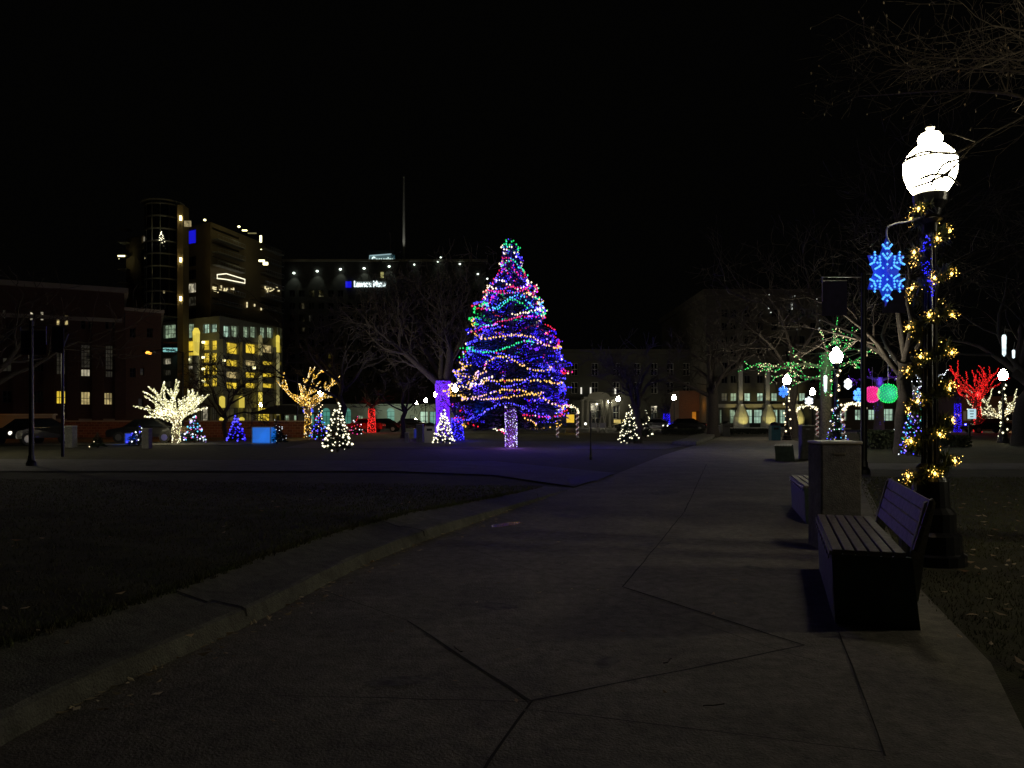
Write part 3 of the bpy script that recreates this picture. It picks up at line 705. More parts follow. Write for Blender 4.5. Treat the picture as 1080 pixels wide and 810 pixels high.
for (px, py, lab, d) in ((882, 376, 'garland with warm bulbs on the post of the lamp behind the pier', .3), (830, 401, 'garland with warm bulbs on the post beside the blue snowflake', .3), (1058, 396, 'garland with cream bulbs on the far right lamp post', .3), (338, 415, 'garland with warm bulbs on the post by the amber tree', .25)):
    Y = Ys(py); garland(lab, gx(px, Y), Y, .3, 3.6, .16, 5, 16, d, .06 if Y < 40 else .075, bm=B_CREAM if px == 1058 else emit('bulb_garland_far', (1, .78, .45), 2.5))
# bracket with hanging snowflake on the nearest lamp
br = thing('lamp_bracket', 'thin white curved arm reaching left from the nearest lamp post', 'bracket', (LX, LY, 3.5))
b = MB(); pts = catmull([P(x, y, LY-.05) for x, y in ((980, 226), (960, 233), (944, 236), (936, 240), (935, 248), (938, 256))], 4)
b.tube(pts, .009, PIERT, 6); b.build('arm', br)
def snowflake(label, px, py, Y, w_, h_, bulbm, core, n_bulb=True, name='snowflake_light', panel=True, rb=.012, rods=.006):  # panel: adds the glowing plate that stands in for LED bloom
    c = P(px, py, Y); root = thing(name, label, 'ornament', c, 'lit snowflake ornaments'); sx = w_*Y/F/2; sz = h_*Y/F/2
    if panel:  # added glowing star plate, stands in for the blue bloom round the LEDs
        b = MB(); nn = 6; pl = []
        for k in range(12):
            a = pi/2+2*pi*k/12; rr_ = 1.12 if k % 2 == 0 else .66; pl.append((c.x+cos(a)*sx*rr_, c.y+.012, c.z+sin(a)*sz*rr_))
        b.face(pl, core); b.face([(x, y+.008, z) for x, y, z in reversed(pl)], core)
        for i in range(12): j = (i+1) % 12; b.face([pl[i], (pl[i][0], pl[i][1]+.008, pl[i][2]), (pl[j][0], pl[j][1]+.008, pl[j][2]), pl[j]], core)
        b.build('added_glow_panel', root)
    b = MB(); c2 = MB()
    for k in range(6):
        a = pi/2+2*pi*k/6; d = Vector((cos(a)*sx, 0, sin(a)*sz)); b.tube([c, c+d], rods, core, 4)
        for q in (.25, .42, .6, .78, .95): c2.bulb(c+d*q+Vector((0, -rb*1.3, 0)), rb, bulbm)
        for q in (.4, .7):
            for sg in (-1, 1):
                a2 = a+sg*radians(50); e = Vector((cos(a2)*sx, 0, sin(a2)*sz))*.3; b.tube([c+d*q, c+d*q+e], rods, core, 4)
                for g in (.35, .7, 1): c2.bulb(c+d*q+e*g+Vector((0, -rb*1.3, 0)), rb, bulbm)
    b.build('frame', root); c2.build('bulb_string', root); return root
LEDGLOW = emit('blue_led_glow', (.0, .0, 1), .22, True)
sn = snowflake('large blue snowflake light hanging from the nearest lamp bracket', 935, 287, LY-.05, 40, 64, emit('bulb_ice', (.08, .42, 1), 1.7), LEDGLOW, rb=.0135, rods=.012)
plight(P(935, 287, LY-.25), (.02, .05, 1), 3, .1, parent=sn)
b = MB(); b.tube([P(938, 256, LY-.05), P(935.5, 262, LY-.05)], .004, STEEL, 4); b.tube([P(933, 318, LY-.05), P(933, 324, LY-.05)], .005, STEEL, 4); b.build('hanger', sn)
snowflake('blue snowflake light on the lamp post left of the garlanded pier lamp', 826, 413, Ys(401)-.3, 10, 12, emit('bulb_ice2', (.05, .25, 1), 1.2), emit('p2', (.0, .06, 1), .8), rb=.05, rods=.03)
snowflake('round deep blue snowflake light beside the amber tree', 325, 431, Ys(415)-8, 12, 13, emit('bulb_ice3', (.05, .12, 1), 1.2), emit('p3', (0, .0, 1), .7), rb=.05, rods=.03)
snowflake('white star light on the garlanded lamp behind the pier', 894, 405, Ys(376)-.3, 8, 11, B_WHITE, B_WHITE, rb=.03, rods=.018, panel=False)
snowflake('white snowflake light below the small lamp', 853, 423, 60, 9, 9, B_WHITE, B_WHITE, rb=.035, rods=.02, panel=False)
snowflake('blue star light left of the magenta sphere', 905, 417, 52, 11, 15, emit('bulb_ice4', (.1, .4, 1), 1.5), emit('p4', (0, .02, 1), .9), rb=.06, rods=.04)
# spheres
def sphere_light(label, px, py, Y, rp, m1, m2, col, lw):
    c = P(px, py, Y); r = rp*Y/F; root = thing('sphere_light', label, 'ornament', c, 'hanging sphere lights'); rng = random.Random(px)
    b = MB(); b.ball(c, r*.86, m2, 9); b.build('shell', root, smooth=True)
    b = MB()
    for k in range(190):
        z = 1-2*(k+.5)/190; a = k*2.399963; q = math.sqrt(1-z*z); b.bulb(c+Vector((q*cos(a), q*sin(a), z))*r*rng.uniform(.93, 1.02), .035, m1)
    b.build('bulb_string', root)
    b = MB(); b.tube([c+Vector((0, 0, r)), c+Vector((0, 0, r+1.2))], .015, STEEL, 4); b.build('cord', root)
    plight(c+Vector((0, -r-.5, 0)), col, lw, .1, parent=root)
sphere_light('green glowing sphere light hanging right of the deep blue tree', 936.5, 415, 44, 10.3, B_GREEN, emit('sphere_teal', (.0, .35, .2), .8), (0, 1, .4), 15)
sphere_light('magenta glowing sphere light behind the banner pole', 920, 416, 48, 8.6, B_PINK, emit('sphere_mag', (.7, .0, .12), .8), (1, 0, .3), 15)
# icicles
def icicle(label, px, y0, y1, Y, wpx):
    c = P(px, y0, Y); root = thing('icicle_light', label, 'ornament', c, 'hanging icicle lights'); e = P(px, y1, Y); r = wpx*Y/F/2
    b = MB(); b.tube([c, c.lerp(e, .1), c.lerp(e, .9), e], [r*.6, r, r*.8, r*.2], emit('icicle_white', (.8, .95, 1), 1.2, vary=.35, vscale=9), 8); b.build('tube', root)
    b = MB(); b.tube([c, c+Vector((.05, 0, .35))], .01, STEEL, 4); b.build('cord', root)
icicle('long white icicle tube light hanging at the far right', 1059, 353, 376, 30, 4.5)
icicle('dim short icicle light right of the long icicle tube', 1069, 369, 378, 34, 3)
icicle('white icicle tube light in front of the green lit tree', 870.5, 396, 414, 33, 4)
b = MB(); c = P(945, 437, 36)
root = thing('light_garland', 'vertical string of white bulbs left of the forked bare tree', 'lights', P(946, 458, 36)); rng = random.Random(1)
for k in range(34): p = P(947-k*.09+rng.gauss(0, .8), 434+k*.68, 36); b.bulb(p, .04, B_WHITE)
b.build('bulb_string', root)
b = MB(); b.tube([P(947, 430, 36.05), P(945, 444, 36.05), P(945, 460, 36.05)], .02, STEEL, 6); b.build('stake', root)

# ---------- candy arches ----------
CANR = mat('candy_red', (.2, .02, .02), .4); CANW = mat('candy_white', (.4, .38, .37), .4)
def arch(label, x0, x1, ytop, ybase, Y, sign=None):
    a, c = P(x0, ytop, Y), P(x1, ytop, Y); zt = a.z; root = thing('light_arch', label, 'arch', Vector((a.x, Y, 0)), 'candy striped light arches'); rng = random.Random(int(x0))
    for X in (a.x, c.x):
        b = MB(); n = 14; zz = zt*.82
        for k in range(n): b.tube([(X, Y, zz*k/n), (X, Y, zz*(k+1)/n)], .085, CANR if k % 2 else CANW, 8)
        for k in range(60):
            t = k/60; an = t*2*pi*5; b.bulb((X+cos(an)*.1, Y+sin(an)*.1, zz*t), .03, emit('bulb_dim', (1, .75, .7), .6))
        b.build('post', root)
    b = MB(); m = (a+c)/2; W = (c.x-a.x)/2; ln = []
    for k in range(25):
        t = pi*k/24; ln.append(Vector((m.x-cos(t)*W, Y, zt*.80+sin(t)*zt*.2)))
    b.tube(ln, .06, CANW, 6); b.build('top_rail', root)
    b = MB()
    for k in range(60): i = rng.randrange(24); p = ln[i].lerp(ln[i+1], rng.random()); b.bulb(p+Vector((rng.gauss(0, .06), -.08, rng.gauss(0, .08))), .045, B_CREAM if rng.random() < .8 else B_WARM)
    b.build('bulb_string', root); return root
arch('candy striped arch with cream bulbs right of the tall lit tree', 588, 609, 428, 452, 60)
arch('candy striped arch with warm bulbs behind the nearest pier', 889, 911, 425, 452, 42)
arch('small candy striped arch with warm bulbs below the small lamp', 840, 862, 428, 452, 62)
def lowswag(label, pts, Y, m, n, name='light_swag'):
    root = thing(name, label, 'lights', Vector((gx(pts[0][0], Y), Y, gz(pts[0][1], Y))), 'bulb swags'); b = MB(); ln = catmull([P(x, y, Y) for x, y in pts], 5); b.tube(ln, .015, BARKD, 4)
    for k in range(n): i = R.randrange(len(ln)-1); b.bulb(ln[i].lerp(ln[i+1], R.random())+Vector((0, -.04, R.gauss(0, .06))), .05, m)
    b.build('bulb_string', root)
lowswag('swag of cream bulbs left of the yellow lit kiosk panel', [(575, 434), (582, 432), (588, 433)], 58, B_CREAM, 16)
lowswag('swag of amber bulbs strung low at the right of the violet trunk', [(487, 449), (497, 446), (505, 449)], 44, B_YEL, 22)
lowswag('swag of cream bulbs hanging below the left side of the tall tree', [(515, 448), (524, 452), (532, 453)], 40, B_CREAM, 16)

# ---------- bench ----------
def make_bench(L=2.15):
    """local: length along +Y, seat from x=0 (front) to x=.6 (back)"""
    root = thing('bench', 'x', 'bench', (0, 0, 0), 'slatted park benches'); H = .54
    for y, nm in ((0, 'near'), (L, 'far')):
        b = MB(); t = .06
        prof = [(.03, 0), (.66, 0), (.60, H-.03), (.0, H-.03)]
        yy = y if y == 0 else y-t
        b.face([(x, yy, z) for x, z in prof], BENCHG); b.face([(x, yy+t, z) for x, z in reversed(prof)], BENCHG)
        for i in range(4): j = (i+1) % 4; b.face([(prof[i][0], yy, prof[i][1]), (prof[i][0], yy+t, prof[i][1]), (prof[j][0], yy+t, prof[j][1]), (prof[j][0], yy, prof[j][1])], BENCHG)
        b.build('end_panel', root, bevel=.008)
    b = MB(); b.face([(.02, .06, .02), (.02, L-.06, .02), (.004, L-.06, H-.06), (.004, .06, H-.06)], BENCHG); b.face([(.6, .06, .02), (.6, L-.06, .02), (.58, L-.06, H-.06), (.58, .06, H-.06)], BENCHG)
    b.build('skirt_panel', root)
    for k in range(6):
        b = MB(); x = .045+k*.094; b.box((x, L/2, H-.012), (.078, L, .036), WOOD); b.build('slat', root, bevel=.006)
    b = MB(); b.box((.0, L/2, H-.03), (.03, L-.1, .03), STEEL)
    for k in range(9): b.box((-.016, .15+k*(L-.3)/8, H-.07), (.012, .10, .02), STEEL)
    b.build('front_rail', root)
    # backrest
    b0 = MB()
    for y in (0.05, L-.11):
        prof = [(.60, .16), (.655, .20), (.70, .55), (.78, .90), (.76, .93), (.70, .90), (.60, .55)]
        b = MB(); t = .06
        b.face([(x, y, z) for x, z in prof], BENCHC); b.face([(x, y+t, z) for x, z in reversed(prof)], BENCHC)
        for i in range(len(prof)): j = (i+1) % len(prof); b.face([(prof[i][0], y, prof[i][1]), (prof[i][0], y+t, prof[i][1]), (prof[j][0], y+t, prof[j][1]), (prof[j][0], y, prof[j][1])], BENCHC)
        b.build('back_support', root, bevel=.008)
    for k in range(4):
        f = (k+.5)/4; x = .615+(.735-.615)*f; z = .56+.37*f
        b = MB(); a0 = Vector((x-.022, 0, z-.04)); a1 = Vector((x+.004, 0, z+.042)); n = Vector((.03, 0, -.01))
        q = [a0, a1, a1+n, a0+n]
        b.face([(p.x, 0, p.z) for p in q], WOOD); b.face([(p.x, L, p.z) for p in reversed(q)], WOOD)
        for i in range(4): j = (i+1) % 4; b.face([(q[i].x, 0, q[i].z), (q[i].x, L, q[i].z), (q[j].x, L, q[j].z), (q[j].x, 0, q[j].z)], WOOD)
        b.build('back_slat', root, bevel=.006)
    return root
bench = make_bench(); bp0 = G(877, 658); bench.location = bp0
bench['label'] = 'nearest slatted bench with green end panel beside the lamp post'
bench.scale = (.88, 1, 1); bench.rotation_euler.z = -math.atan2(.67, 1.95)
flat = make_bench(2.1)
for ch in list(KIDS(flat)):
    if ch.name.startswith('back_'): bpy.data.objects.remove(ch)
flat.location = G(848, 553); flat['label'] = 'backless slatted bench behind the nearest concrete pier'; flat.rotation_euler.z = -.26
dup(flat, G(817, 486.5), 'far backless bench beside the second pier', rz=-.35)

# ---------- concrete piers ----------
def make_pier(w_=.45, d_=.45, h_=1.24):
    root = thing('concrete_pier', 'x', 'pier', (0, 0, 0), 'square concrete piers')
    b = MB(); b.box((0, 0, (h_-.04)/2), (w_, d_, h_-.04), PIERM, taper=1.0); b.build('shaft', root, bevel=.02)
    b = MB(); b.box((0, 0, h_-.018), (w_+.015, d_+.015, .036), PIERT); b.build('cap', root, bevel=.012)
    b = MB(); b.box((-.02, -d_/2-.004, h_-.14), (.13, .008, .022), STEEL); b.build('plaque', root)
    return root
pier = make_pier(); Yk = 8.62+.25; pier.location = (gx(886.5, 8.7), Yk, 0); pier['label'] = 'nearest tall concrete pier behind the slatted bench'; pier.rotation_euler.z = -.05
PL = [(850.5, 484, 'second concrete pier on the right, before the flood lit building', 1), (818, 462, 'small concrete pier in front of the flood lit piers', .8), (75, 472, 'dark concrete pier by the orange lit street', .9),
      (429, 467, 'low dark pier left of the violet trunk', .5), (443, 466, 'bluish dark pier left of the pale bin', .9), (155, 473, 'dark pier beside the blue sided bin', .8), (760, 459, 'dark pier before the big dark tree', .7)]
for px, py, lab, s in PL:
    o = dup(pier, G(px, py), lab, sc=s, rz=R.uniform(-.3, .1))
# bins
def make_bin(m, label, loc, s=1):
    root = thing('litter_bin', label, 'bin', loc, 'litter bins'); b = MB(); b.box((loc[0], loc[1], .5*s), (.62*s, .62*s, 1.0*s), m); b.build('body', root, bevel=.02)
    b = MB(); b.lathe([(.30*s, 1.002*s), (.3*s, 1.08*s), (.22*s, 1.2*s), (.05*s, 1.25*s)], (loc[0], loc[1], 0), IRON, 14); b.build('lid', root)
    b = MB(); b.box((loc[0], loc[1]-.313*s, .8*s), (.34*s, .01, .14*s), JOINT); b.build('slot', root)
    return root
p = G(817, 464.5); make_bin(TEAL, 'teal litter bin with pointed lid by the far path end', (p.x, p.y, 0))
p = G(453.5, 467); make_bin(FRAMEW, 'pale grey litter bin just left of the small cone tree', (p.x, p.y, 0))
p = G(765, 459.8); make_bin(IRON, 'black litter bin beneath the big dark tree', (p.x, p.y, 0))
# blue lit boxes
def litbox(label, px, py, wpx, hpx, m, l):
    Y = gy(py); c = Vector((gx(px, Y), Y, 0)); W = wpx*Y/F; H = hpx*Y/F; root = thing('lit_box', label, 'light box', c, 'blue lit boxes')
    b = MB(); b.box(c+Vector((0, W/2, H/2+.04)), (W*.94, W*.94, H*.92), m); b.build('panel', root)
    b = MB()
    for sx in (-1, 1):
        for sy in (0, 1): b.box(c+Vector((sx*W*.485, sy*W*.97+W*.015, H/2)), (.05, .05, H), STEEL)
    for z in (.02, H): b.box(c+Vector((0, W/2, z)), (W*1.02, W*1.02, .04), STEEL)
    b.build('frame', root)
    plight(c+Vector((0, -.5, H*.5)), (0, .2, 1), l, .2, parent=root)
litbox('square bright blue lit box on the lawn before the garage', 275.5, 468.5, 20, 18, emit('box_azure', (.0, .13, .62), .8, vary=.3, vscale=.8), 8)
litbox('deep blue glowing box under the low fir at left', 137, 469, 11, 12, emit('box_deep', (.0, .0, .8), .8, vary=.5, vscale=.8), 8)
litbox('dim deep blue box left of the pale bin', 441, 462.5, 9, 10, emit('box_dim', (.0, .0, .3), .35), 2)

# ---------- banner poles ----------
def banner_pole(label, px, py, top, r, banners, Y=None, m=IRON):
    Y = Y or gy(py); c = Vector((gx(px, Y), Y, 0)); root = thing('banner_pole', label, 'pole', c, 'banner poles'); H = gz(top, Y)
    b = MB(); b.tube([c, c+Vector((0, 0, H))], [r*1.1, r*.85], m, 12); b.lathe([(r*2.2, 0), (r*2.2, .12), (r*1.5, .2), (r*1.3, .35)], c, m, 12); b.build('pole', root, smooth=False)
    for (x0, x1, y0, y1) in banners:
        a = P(x0, y0, Y); e = P(x1, y1, Y)
        b = MB(); xa = min(a.x, e.x, c.x); xb = max(a.x, e.x, c.x)
        b.tube([(xa, Y, a.z+.10), (xb, Y, a.z+.10)], .018, STEEL, 6); b.tube([(a.x, Y-.02, a.z), (e.x, Y-.02, a.z)], .012, PIERT, 6)
        b.tube([(a.x, Y-.02, a.z+.1), (a.x, Y-.02, a.z-(a.z-e.z)*.6)], .012, STEEL, 6); b.build('arm', root)
        b = MB(); n = 8
        for k in range(n):
            f0, f1 = k/n, (k+1)/n; w0, w1 = sin(f0*5)*.02, sin(f1*5)*.02
            b.face([(a.x+(e.x-a.x)*f0, Y+w0, a.z-.02), (a.x+(e.x-a.x)*f1, Y+w1, a.z-.02), (a.x+(e.x-a.x)*f1, Y+w1, e.z), (a.x+(e.x-a.x)*f0, Y+w0, e.z)], BANNER)
        b.build('banner', root)
banner_pole('tall black banner pole with two dark banners left of the nearest lamp', 911, 500, 288, .075, [(867, 893, 296, 333), (955, 930, 293, 330)])
banner_pole('black banner pole with two dark banners at the left edge', 33, 492, 338, .07, [(22, 32, 348, 374), (49, 36, 348, 374)])
banner_pole('slim black pole standing on the lawn left of centre right', 623, 485, 434, .025, [])
# angled banner left
c = P(62, 358, 30); root = thing('hanging_banner', 'small dark banner on a tilted bracket right of the left banner pole', 'banner', Vector((gx(62, 30), 30, 0)))
b = MB(); b.tube([Vector((gx(66, 30), 30, 0)), P(66, 345, 30)], [.06, .05], IRON, 8); b.build('pole', root)
b = MB(); b.tube([P(64, 372, 30), P(72, 352, 30)], .03, STEEL, 6); b.tube([P(52, 369, 30), P(64, 373, 30)], .03, STEEL, 6); b.build('bracket', root)
b = MB(); b.box(P(61, 358, 29.9), (.45, .03, 1.0), BANNER); b.build('cloth', root)

# ---------- near overhanging tree ----------
rng = random.Random(77); NT = Vector((8.6, 8.4, 0))
root = thing('overhanging_tree', 'bare tree off the right edge whose twigs hang over the nearest lamp', 'tree', NT, 'bare trees in the park')
out = [(0, [NT+Vector((0, 0, -.1)), NT+Vector((.03, 0, 1.5)), NT+Vector((-.05, 0, 3)), NT+Vector((-.1, 0, 4.2))], [.34, .27, .25, .24])]
for (tx, ty, tz, r) in ((6.0, 9.6, 6.4, .03), (6.2, 11.5, 6.9, .03), (6.4, 13, 7.4, .035), (7.2, 16, 8.2, .05), (7, 5, 6.5, .1), (10, 12, 7, .1), (6.0, 7.2, 4.9, .05)):
    e = Vector((tx, ty, tz)); s = Vector((8.5, 8.4, 4.1)); mid = s.lerp(e, .5)+Vector((0, 0, .5))
    pts = catmull([s, mid, e], 5); rad = [max(.01, r*(1-.85*i/(len(pts)-1))) for i in range(len(pts))]; out.append((1, pts, rad))
    for i in range(3, len(pts)):
        for _ in range(2):
            d = (pts[i]-pts[i-1]).normalized(); s2 = d.cross(Vector((rng.gauss(0, 1), rng.gauss(0, 1), rng.gauss(0, 1)))).normalized()
            grow(rng, pts[i], d*.8+s2*.6+Vector((0, 0, .1)), rng.uniform(.7, 1.4), rad[i]*.5, 2, 4, out, .02, 3, .14)
def twig(pxs, Y, r=.004):
    out.append((3, catmull([P(x, y, Y+dy) for x, y, dy in pxs], 4), [r*3]*(4*(len(pxs)-1)+1)))
twig([(1085, 120, .3), (1030, 150, .1), (1006, 176, 0), (985, 190, 0), (962, 198, 0)], 7.6)
twig([(1030, 150, .1), (1004, 162, 0), (976, 160, 0), (955, 168, 0)], 7.62)
twig([(1006, 176, 0), (995, 186, 0), (986, 200, 0)], 7.6, .003)
twig([(1012, 196, 0), (1000, 186, 0), (984, 184, 0), (970, 189, 0)], 7.6, .0045)
twig([(1020, 166, 0), (998, 172, 0), (990, 180, 0), (982, 196, 0)], 7.6, .004)
twig([(1003, 178, 0), (999, 184, 0), (992, 187, 0)], 7.6, .004)
twig([(985, 190, 0), (976, 186, 0), (978, 180, 0)], 7.6, .003)
twig([(1030, 150, .1), (1000, 141, 0), (980, 147, 0), (968, 150, 0)], 7.6, .003)
twig([(1006, 176, 0), (1000, 170, 0), (992, 168, 0)], 7.6, .003)
tree_mesh(out, BARK, root, minr=.0032)
b = MB()
for lvl, pts, rad in out:
    if lvl >= 3 and rng.random() < .18:
        p = pts[-1]; s = rng.uniform(.015, .035); a = rng.uniform(0, 6)
        b.face([p, p+Vector((cos(a)*s, sin(a)*s, -s*.6)), p+Vector((cos(a)*s*.4, sin(a)*s*.4, -s*1.7)), p+Vector((-sin(a)*s*.5, cos(a)*s*.5, -s))], LEAFL)
b.build('dry_leaves', root)

# ---------- buildings ----------
W_WARM = emit('window_warm', (1, .78, .32), .5, vary=.8, vscale=1.2)
W_YEL = emit('window_yellow', (1, .70, .05), .85, vary=.6, vscale=.6)
W_GRN = emit('window_pale_green', (.62, .85, .55), .42, vary=.75, vscale=1.4)
W_GRNB = emit('window_shop', (.62, .95, .72), .62, vary=.7, vscale=.9)
W_TEAL = emit('window_teal', (.12, .52, .40), .45, vary=.5, vscale=.8)
W_DIM = emit('window_dim', (.5, .45, .3), .045, vary=.9, vscale=1.4)
W_BLUE = emit('window_blue', (.01, .01, 1), .55)
W_PALE = emit('window_pale', (1, .9, .62), .5, vary=.85, vscale=1.1)
W_ORNG = emit('annex_orange', (1, .33, .01), .42, vary=.5, vscale=.5)
def edge_conv(A, B):
    A = Vector((A[0], A[1])); D = Vector((B[0], B[1]))-A; L = D.length; D = D/L
    def conv(px, py):
        k = (px-540)/F   # X = k*Y
        u = (k*A.y-A.x)/(D.x-k*D.y); Y = A.y+D.y*u
        return u, gz(py, Y), Y
    return conv, L, D
def building(name, label, cat, poly, zt, faces, wall, depth=.3, cornice=None, group=None, wname='wall'):
    """poly: ground corners; faces: {edge: [(px0,py0,px1,py1,glass,cols,rows[,frame,depth])]}"""
    root = thing(name, label, cat, Vector((poly[0][0], poly[0][1], 0)), group); n = len(poly)
    cx = sum(p[0] for p in poly)/n; cy_ = sum(p[1] for p in poly)/n
    b = MB()
    for i in range(n):
        A, B = poly[i], poly[(i+1) % n]
        conv, L, D = edge_conv(A, B); nrm = Vector((-D.y, D.x)); mid = Vector(((A[0]+B[0])/2-cx, (A[1]+B[1])/2-cy_))
        if nrm.dot(mid) < 0: nrm = -nrm
        ops = []
        for w_ in faces.get(i, []):
            u0, za, _ = conv(w_[0], w_[1]); u1, zb, _ = conv(w_[2], w_[3]); _, za2, _ = conv(w_[2], w_[1])
            if u0 > u1: u0, u1 = u1, u0
            u0 = max(u0, .05); u1 = min(u1, L-.05); z1 = min(max(za, zb), zt-.1); z0 = max(min(za, zb), .05)
            if u1-u0 < .05 or z1-z0 < .05: continue
            ops.append((u0, u1, z0, z1, w_))
        us = sorted(set([0, L]+[o[0] for o in ops]+[o[1] for o in ops])); zs = sorted(set([-.2, zt]+[o[2] for o in ops]+[o[3] for o in ops]))
        def W(u, z, d=0): return (A[0]+D.x*u-nrm.x*d, A[1]+D.y*u-nrm.y*d, z)
        for a in range(len(us)-1):
            if us[a+1]-us[a] < 1e-5: continue
            um = (us[a]+us[a+1])/2
            for c in range(len(zs)-1):
                zm = (zs[c]+zs[c+1])/2
                if any(o[0] < um < o[1] and o[2] < zm < o[3] for o in ops): continue
                b.face([W(us[a], zs[c]), W(us[a+1], zs[c]), W(us[a+1], zs[c+1]), W(us[a], zs[c+1])], wall)
        for (u0, u1, z0, z1, w_) in ops:
            dp = w_[8] if len(w_) > 8 else depth; fr = w_[7] if len(w_) > 7 and w_[7] else FRAMED
            for q in ([W(u0, z0), W(u1, z0), W(u1, z0, dp), W(u0, z0, dp)], [W(u0, z1), W(u1, z1), W(u1, z1, dp), W(u0, z1, dp)],
                      [W(u0, z0), W(u0, z1), W(u0, z1, dp), W(u0, z0, dp)], [W(u1, z0), W(u1, z1), W(u1, z1, dp), W(u1, z0, dp)]): b.face(q, wall)
            wb = MB(); wb.face([W(u0, z0, dp), W(u1, z0, dp), W(u1, z1, dp), W(u0, z1, dp)], w_[4])
            cols, rws = w_[5], w_[6]; t = max(.05, min(.09, (u1-u0)*.04)); ang = math.atan2(D.y, D.x); dd = dp-.06
            for k in range(cols+1):
                u = min(max(u0+(u1-u0)*k/cols, u0+t/2), u1-t/2); c3 = W(u, (z0+z1)/2, dd); wb.box(c3, (t, .06, z1-z0-.01), fr, ang)
            for k in range(rws+1):
                z = min(max(z0+(z1-z0)*k/rws, z0+t/2), z1-t/2); c3 = W((u0+u1)/2, z, dd-.005); wb.box(c3, (u1-u0-.01, .05, t), fr, ang)
            wb.build('window', root)
    b.build(wname, root)
    r = MB(); r.face([(p[0], p[1], zt) for p in poly], ROOFM); r.build('roof', root)
    if cornice:
        cm, ch, cd, z = cornice; b = MB()
        for i in range(n):
            A, B = Vector(poly[i]), Vector(poly[(i+1) % n]); d = B-A; m = (A+B)/2
            if i % 2 == 0: b.box((m.x, m.y, z), (d.length+cd*2, cd*2, ch), cm, math.atan2(d.y, d.x))
            else: b.box((m.x, m.y, z), (max(.1, d.length-cd*2-.01), cd*2, ch-.01), cm, math.atan2(d.y, d.x))
        b.build('cornice', root)
    return root
def XY(px, Y): return (gx(px, Y), Y)
# 1 courthouse, left
w1 = []
for (a, c) in ((31, 35), (42, 46)): w1.append((a, 328, c, 338, W_PALE, 1, 2))
for (a, c) in ((59, 63), (67.5, 72)): w1.append((a, 332, c, 343, W_WARM, 1, 2))
for (a, c) in ((85, 90), (93, 98), (111, 115), (118, 121.5)): w1.append((a, 335, c, 347, GLASSD, 1, 2))
w1 += [(59, 362, 69, 395, W_DIM, 3, 7, FRAMED), (85, 363, 95, 388, W_DIM, 3, 6), (85, 389, 95, 397, W_PALE, 3, 1), (111, 364, 119, 390, W_DIM, 3, 6), (111, 391, 119, 398, W_DIM, 3, 1)]
w1 += [(59, 412, 69, 426, W_YEL, 3, 2), (85, 413, 95, 427, W_WARM, 3, 2), (109.5, 414, 118.5, 427, W_WARM, 3, 2), (2, 377, 12, 392, W_DIM, 2, 2), (2, 326, 6, 336, W_DIM, 1, 2), (2, 412, 12, 425, GLASSD, 2, 2), (31, 375, 46, 392, GLASSD, 4, 2), (31, 412, 46, 425, GLASSD, 4, 2)]
p0 = XY(-90, 64); p1 = XY(131, 71)
cc = building('courthouse', 'old brick civic building with tall gridded windows at the left', 'building', [p0, p1, XY(126, 92), (p0[0]-5, 92)], gz(309, 71), {0: w1}, BRICKR, .35, (STONE, .45, .35, gz(309, 71)+.2))
b = MB(); conv, L, D = edge_conv(p0, p1); nn = Vector((D.y, -D.x)); ang = math.atan2(D.y, D.x); zt_ = gz(309, 71)
for px in (20, 52, 77, 103, 127):
    u, _, _ = conv(px, 400); q = Vector(p0)+D*u+nn*.12; b.box((q.x, q.y, (zt_-3.2)/2+.3), (.9, .3, zt_-3.8), BRICKR, ang)
q = Vector(p0)+D*L/2+nn*.1; b.box((q.x, q.y, zt_-2.6), (L-.3, .22, .35), STONE, ang); b.box((q.x, q.y, 1.3), (L-.5, .25, .3), STONE, ang)
b.build('pilasters', cc)
p2 = XY(132, 74); p3 = XY(170, 76)
building('courthouse_wing', 'lower dark brick wing right of the brick civic building', 'building', [p2, p3, XY(167, 95), (p2[0]-8, 95)], gz(329, 75), {0: [(148, 388, 152, 396, W_DIM, 1, 2), (146, 420, 151, 430, W_DIM, 1, 2), (137, 346, 143, 356, GLASSD, 2, 2), (137, 388, 143, 398, GLASSD, 2, 2), (155, 346, 161, 356, GLASSD, 2, 2)]}, BRICKR, .3, (STONE, .3, .25, gz(329, 75)+.15))
# low brick wall behind the street
b = MB(); b.box((-42, 60, .6), (52, .35, 1.2), BRICKW); bw = b.build('low_wall'); tag(bw, 'low brick wall lit orange along the left street', 'wall'); bw.name = 'low_wall'
b = MB(); b.box((-42, 60, 1.26), (52.2, .5, .12), STONE); b.build('coping', bw).location = (0, 0, 0)
p = G(0, 470); b = MB(); b.box((gx(15, 54), 54, 1.05), (5.6, .4, 1.3), STONE); b.box((gx(15, 54), 54, 1.75), (5.8, .5, .1), STONEW); b.box((gx(15, 54), 54, .2), (5.8, .5, .4), BRICKW)
tag(b.build('entrance_wall'), 'short grey stone wall segment behind the left banner pole', 'wall')

